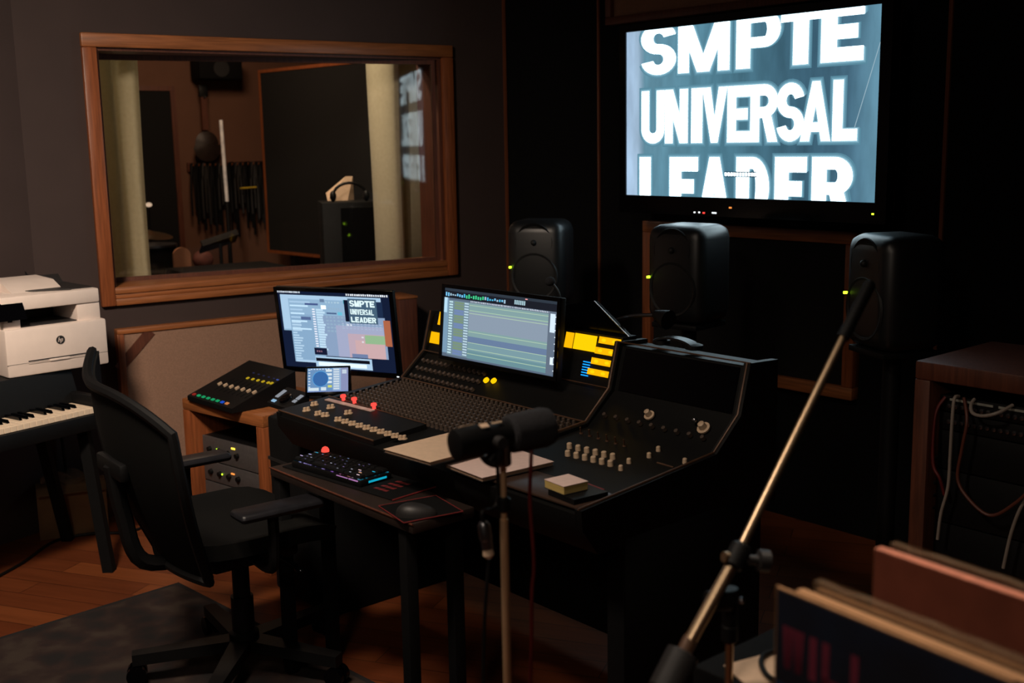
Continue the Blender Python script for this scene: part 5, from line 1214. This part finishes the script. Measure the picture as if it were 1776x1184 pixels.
# vinyl records standing on the table (x along the sleeve, b depth)
def record(b0, label, key, edge, a0=-.82, z1=1.055, th=.006, lean=0, plastic=False, extra=None, ln=.315):
    zt_ = z1-.738
    F = FC @ Matrix.Translation((a0, b0, .738)) @ Matrix.Rotation(-.11, 4, 'Z')
    t = thing('vinyl_record', label, 'record', F, 'vinyl records on the black table')
    m = MB(F); m.box((0, 0, 0), (ln, th, zt_-.002), .0015, seg=1); part('sleeve', m, mt(key), t)
    m = MB(F); m.box((.0, .0004, zt_-.002), (ln, th-.0004, zt_)); m.box((-.001, .0004, 0.0), (0, th-.0004, zt_)); part('sleeve_edge', m, mt(edge), t)
    if plastic:
        m = MB(F); m.grid(lambda u, v: V((-.004+(ln+.01)*u, -.002+(th+.004)*v+.0015*math.sin(40*u), zt_+.010+.0015*math.sin(17*u)*math.sin(3+9*u))), 30, 2); m.grid(lambda u, v: V((-.004+(ln+.01)*u, -.002+.0012*math.sin(23*u), zt_*.2+(zt_*.8+.012)*v)), 30, 4); m.grid(lambda u, v: V((-.004+(ln+.01)*u, th+.002, zt_*.2+(zt_*.8+.012)*v)), 30, 4); part('plastic_cover', m, mt('plastic'), t)
    if extra: extra(t, F, zt_)
    return t
def art(t, F, zt_):
    m = MB(F); letters(m, lambda x, y, z: V((x, -.0006, y)), 'WILL', .012, zt_-.10, .034, .055, .011, .008, None)
    part('cover_lettering', m, mt('sleeve_pink'), t, 'muted pink cover letters', smooth=False)
    m = MB(F); letters(m, lambda x, y, z: V((x, -.0006, y)), 'ST', .20, zt_-.10, .034, .055, .011, .009, None)
    part('cover_lettering', m, mt('sleeve_pink'), t, 'muted pink cover letters', smooth=False)
    m = MB(F); m.face([(.002, -.0004, .0), (.13, -.0004, 0), (.1, -.0004, zt_-.13), (.002, -.0004, zt_-.12)]); part('cover_art', m, M('blue_art', (34, 62, 92), .6, var=.5, scale=20), t, 'dark blue art', smooth=False)
p = ZC(1347, 1017, 1.055)
b1 = p.y; a1 = p.x
record(b1, 'nearest vinyl record with pink letters on its dark cover, right foreground', 'sleeve_dark', 'sleeve_brown', a1, 1.055, .005, -.0, extra=art)
record(b1+.012, 'second vinyl record, brown card edge, just behind the pink-lettered one', 'sleeve_black', 'sleeve_brown', a1+.02, 1.052, .014)
q = ZC(1437, 1000, 1.062)
record(b1+.034, 'plastic-wrapped vinyl record with bright glints on its clear cover', 'sleeve_black', 'sleeve_brown', q.x-.0, 1.052, .008, plastic=True)
record(b1+.05, 'thin black vinyl sleeve behind the plastic-wrapped record', 'sleeve_black', 'sleeve_black', q.x+.01, 1.035, .004)
q = ZC(1517, 955, 1.055)
record(q.y, 'red-brown vinyl box standing higher at the back of the records', 'sleeve_red', 'sleeve_red_edge', q.x, 1.058, .016)
q2 = ZC(1550, 940, 1.062)
record(q.y+.03, 'rearmost vinyl record in a clear grey plastic cover', 'sleeve_black', 'sleeve_black', q2.x, 1.05, .006, plastic=True)
# ================================================================== MICROPHONES AND STANDS
def xy(u, v, y): return PY(u, v, y)
Yp = 1.98
pt, pb = xy(872, 775, Yp), None
fx, fy = pt.x, pt.y
mk = thing('microphone_stand', 'straight warm-lit chrome microphone stand in the centre foreground', 'microphone stand', Matrix.Translation((fx, fy, 0)))
zcl = xy(877, 872, Yp).z
m = MB(FI); m.cyl((fx, fy, zcl-.03), (fx, fy, pt.z), .0058); part('upper_tube', m, mt('lit_chrome'), mk)
m = MB(FI); m.cyl((fx, fy, .02), (fx, fy, zcl-.03), .0078); part('lower_tube', m, mt('lit_chrome'), mk)
m = MB(FI); m.lathe((fx, fy, zcl-.012), (0, 0, 1), [(-.004, .009), (0, .013), (.02, .013), (.024, .009)], 18); part('height_clutch', m, mt('black'), mk)
m = MB(FI); m.lathe((fx, fy, 0), (0, 0, 1), [(0, .13), (.012, .13), (.025, .1), (.03, .02)], 32); part('round_base', m, mt('black'), mk)
zj = xy(872, 808, Yp).z
m = MB(FI); m.lathe((fx, fy, zj), (0, 0, 1), [(0, .011), (.004, .015), (.045, .015), (.05, .01)], 18); part('thread_adapter', m, mt('steel'), mk)
# broadcast microphone
e0, e1 = xy(786, 772, 1.93), xy(955, 738, 2.04)
ax = (e1-e0).normalized(); Lm = (e1-e0).length
mi = thing('broadcast_microphone', 'black broadcast microphone lying level on the straight stand, over the notebooks', 'microphone', Matrix.Translation((fx, fy, pt.z)))
m = MB(FI); m.lathe(e0, ax, [(0, .018), (.003, .027), (.05, .029), (.058, .026), (.075, .026), (.08, .024), (Lm*.55, .024), (Lm*.55+.004, .028)], 28); part('body', m, mt('black'), mi)
m = MB(FI); m.lathe(e0+ax*(Lm*.55), ax, [(0, .030), (.006, .035), (Lm*.36, .037), (Lm*.42, .034), (Lm*.45, .024), (Lm*.455, .004)], 28); part('foam_windscreen', m, mt('foam'), mi)
sd_ = ax.cross(V((0, 0, 1))).normalized(); up = sd_.cross(ax).normalized()
base = e0+ax*(Lm*.36)
m = MB(FI)
yk = [base+sd_*s*(.034) for s in (-1, 1)]
m.tube([yk[0]+up*.004, yk[0]-up*.03, base-up*.045-sd_*.015, base-up*.045+sd_*.015, yk[1]-up*.03, yk[1]+up*.004], .006, 8, 4); part('yoke', m, mt('black'), mi)
m = MB(FI); m.cyl(base-up*.042, V((fx, fy, zj+.05)), .011); part('mount', m, mt('black'), mi)
for s in (-1, 1):
    m = MB(FI); m.cyl(base+sd_*s*.028, base+sd_*s*.046, .011, n=16); part('side_knob', m, mt('darkgrey'), mi)
def plate(f, w, l, ang, key, name, label=None):
    c0 = e0+ax*f; rdir = (up*math.cos(ang)-sd_*math.sin(ang)); tdir = rdir.cross(ax)
    m = MB(FI); r = .0285; q = [c0+rdir*r-ax*l/2-tdir*w/2, c0+rdir*r+ax*l/2-tdir*w/2, c0+rdir*r+ax*l/2+tdir*w/2, c0+rdir*r-ax*l/2+tdir*w/2]; m.prism(q, rdir*.0015); part(name, m, mt(key), mi, label, smooth=False)
plate(.034, .012, .026, .35, 'paper', 'cream_label', 'cream label plate'); plate(.058, .012, .016, -.35, 'paper', 'cream_label', 'cream label plate'); plate(.085, .004, .02, -.3, 'beige', 'cream_label')
m = MB(FI); m.ball(e1-ax*.012+up*.012-sd_*.02, .005); part('end_glint', m, mt('steel'), mi)
# connector hanging on a cable beside the stand
c0, c1 = xy(838, 905, 1.96), xy(848, 965, 1.96)
cn = thing('audio_connector', 'silver and black audio plug hanging on a cable beside the straight stand', 'plug', Matrix.Translation(c1))
m = MB(FI); dn = (c1-c0); m.lathe(c0, dn, [(0, .008), (.006, .0115), (.032, .0115), (.034, .010), (.05, .010)], 18); part('shell', m, mt('steel'), cn)
m = MB(FI); m.lathe(c0+dn.normalized()*.05, dn, [(0, .009), (.012, .0105), (.018, .006)], 16); part('boot', m, mt('paper'), cn)
m = MB(FI); m.tube([c0, c0+V((0, .0, .02)), V((fx-.012, fy+.005, zcl-.0)), V((fx-.012, fy+.005, zcl+.1)), base-up*.05], .0035, 6); part('cable_tail', m, mt('black'), cn)
m = MB(FI); m.tube([c1+V((0, 0, -.005)), c1+V((-.012, .0, -.15)), c1+V((-.02, .02, -.45)), V((c1.x-.02, c1.y+.04, .006)), V((c1.x-.2, c1.y+.2, .006))], .0035, 6); part('lower_cable', m, mt('black'), cn)
r_ = [xy(919, 778, 2.0), xy(921, 800, 1.99), xy(919, 870, 1.99), xy(926, 980, 1.99), xy(922, 1100, 1.99)]
r_ = [e0+ax*(Lm*.62)-up*.03]+r_+[V((r_[-1].x, r_[-1].y, .006)), V((r_[-1].x+.3, r_[-1].y+.1, .006))]
m = MB(FI); m.tube(r_, .0035); solo('red_cable', m, mt('redcable'), 'thin dark red cable hanging from the broadcast microphone to the floor', 'cable')
# boom stand in the right foreground
B0, B1, BT = xy(1172, 1158, 1.70), xy(1243, 1047, 1.75), xy(1466, 578, 2.0)
bd = (BT-B0).normalized()
vs = V((xy(1266, 1060, 1.79)))
bs = thing('boom_stand', 'tall chrome boom microphone stand slanting across the right foreground', 'microphone stand', Matrix.Translation((vs.x, vs.y, 0)))
jn = xy(1243, 1047, 1.75); cl_ = xy(1277, 966, 1.775)
m = MB(FI); m.cyl(B0+bd*.03, cl_, .0105, n=18); part('boom_outer_tube', m, mt('chrome'), bs)
m = MB(FI); m.cyl(cl_, BT, .0075, n=18); part('boom_inner_tube', m, mt('chrome'), bs)
m = MB(FI); m.lathe(cl_-bd*.02, bd, [(0, .013), (.004, .017), (.04, .017), (.045, .011)], 18); part('boom_clutch', m, mt('black'), bs)
m = MB(FI); sx_ = V((1, 0, 0)); m.cyl(cl_-bd*.002, cl_+V((-.022, -.008, .004)), .009); part('clutch_knob', m, mt('chrome'), bs)
m = MB(FI); m.lathe(cl_+V((.02, 0, -.004)), (1, .1, -.15), [(0, .008), (.015, .008), (.017, .018), (.034, .018), (.037, .012)], 16); part('wing_knob', m, mt('darkgrey'), bs)
m = MB(FI); m.lathe(jn+V((-.004, .012, -.0)), (1, .3, -.1), [(-.012, .012), (-.01, .017), (.03, .017), (.033, .012)], 18); m.cyl((vs.x, vs.y, vs.z-.03), (vs.x, vs.y, jn.z+.01), .013); part('swivel_joint', m, mt('black'), bs)
m = MB(FI); m.lathe((vs.x, vs.y, vs.z-.055), (0, 0, 1), [(0, .009), (.005, .014), (.03, .014), (.035, .01)], 16); part('height_clutch', m, mt('black'), bs)
m = MB(FI); m.cyl((vs.x, vs.y, .3), (vs.x, vs.y, vs.z-.04), .0068); part('upright_tube', m, mt('chrome'), bs)
for k in range(3):
    t = k*2.094+1.2; m = MB(FI); m.tube([(vs.x, vs.y, .32), (vs.x+.24*math.cos(t), vs.y+.24*math.sin(t), .01)], .008, 8, 1); part('leg', m, mt('black'), bs)
m = MB(FI); m.lathe(B0+bd*.055, -bd, [(0, .011), (.004, .012), (.006, .0125), (.03, .0125)], 16); part('end_collar', m, mt('edge'), bs)
m = MB(FI); m.lathe(B0+bd*.03, -bd, [(0, .014), (.004, .027), (.07, .027), (.075, .02)], 22); part('counterweight', m, mt('darkgrey'), bs)
for u, v in ((1262, 1040), (1286, 1041)):
    q = xy(u, v, 1.77); m = MB(FI); m.ball(q, .0055); part('bolt', m, mt('steel'), bs)
pm_ = thing('pencil_microphone', 'small black pencil microphone at the top end of the boom stand', 'microphone', Matrix.Translation(BT))
m = MB(FI); m.cyl(BT-bd*.01, BT+bd*.015, .0115); part('clip', m, mt('black'), pm_)
m = MB(FI); m.lathe(BT+bd*.01, bd, [(0, .008), (.004, .011), (.10, .011), (.105, .007)], 16); part('body', m, mt('black'), pm_)
# ================================================================== LIGHTS, CAMERA
def area(name, loc, tgt, size, energy, col, sizey=None, spread=180):
    l = bpy.data.lights.new(name, 'AREA'); l.energy = energy; l.color = col; l.shape = 'RECTANGLE' if sizey else 'SQUARE'; l.size = size; l.spread = math.radians(spread)
    if sizey: l.size_y = sizey
    o = bpy.data.objects.new(name, l); COL.objects.link(o); o.location = loc
    d = V(tgt)-V(loc); o.rotation_euler = d.to_track_quat('-Z', 'Y').to_euler(); return o
WARM = (1, .82, .66)
area('warm_room_lamp', (-1.35, 2.1, 2.6), (-1.95, 4.5, .75), .3, 23, WARM, spread=100)
area('warm_rear_lamp', (-.9, -.3, 2.6), (-.8, 3.4, .9), .5, 13, WARM)
area('warm_desk_fill', (-.75, 1.9, 2.7), (-.3, 2.6, .7), .3, 7, WARM, spread=85)  # added fill above the desk for notebooks and console, no fixture there
area('curtain_fill_left', FW @ V((.15, 1.1, 2.68)), FW @ V((.1, .34, 1.3)), .2, 3.2, (1, .95, .86), spread=110)  # added light behind the left curtain so the cloth shines through
area('curtain_fill_right', FW @ V((1.15, .8, 2.68)), FW @ V((1.68, .36, 1.4)), .15, 4, (1, .82, .58), spread=90)  # added light to brighten the folds of the right curtain
area('warm_record_fill', (.75, 1.95, 2.5), (.5, 1.32, 1.0), .15, 2.0, WARM, spread=50)  # added narrow light that brightens the tops of the records
lv = FW @ V((.95, 1.2, 2.6)); lt = FW @ V((1.15, 1.9, 1.0))
area('live_room_lamp', lv, lt, .5, 16, (1, .68, .46))
w = bpy.data.worlds.new('World'); bpy.context.scene.world = w; w.use_nodes = True
w.node_tree.nodes['Background'].inputs[0].default_value = (.5, .42, .38, 1); w.node_tree.nodes['Background'].inputs[1].default_value = .0
cam = bpy.data.cameras.new('camera'); co_ = bpy.data.objects.new('camera', cam); COL.objects.link(co_)
cam.sensor_width = 36; cam.lens = FPX*36/1776; cam.clip_start = .02
R3 = Matrix((cR, cU, -cF)).transposed(); co_.matrix_world = Matrix.Translation(CAM) @ R3.to_4x4()
cam.dof.use_dof = True; cam.dof.focus_distance = 3.6; cam.dof.aperture_fstop = 3.2
sc_ = bpy.context.scene; sc_.camera = co_
sc_.view_settings.view_transform = 'Standard'; sc_.view_settings.look = 'None'
sc_.view_settings.exposure = 0; sc_.view_settings.gamma = 1
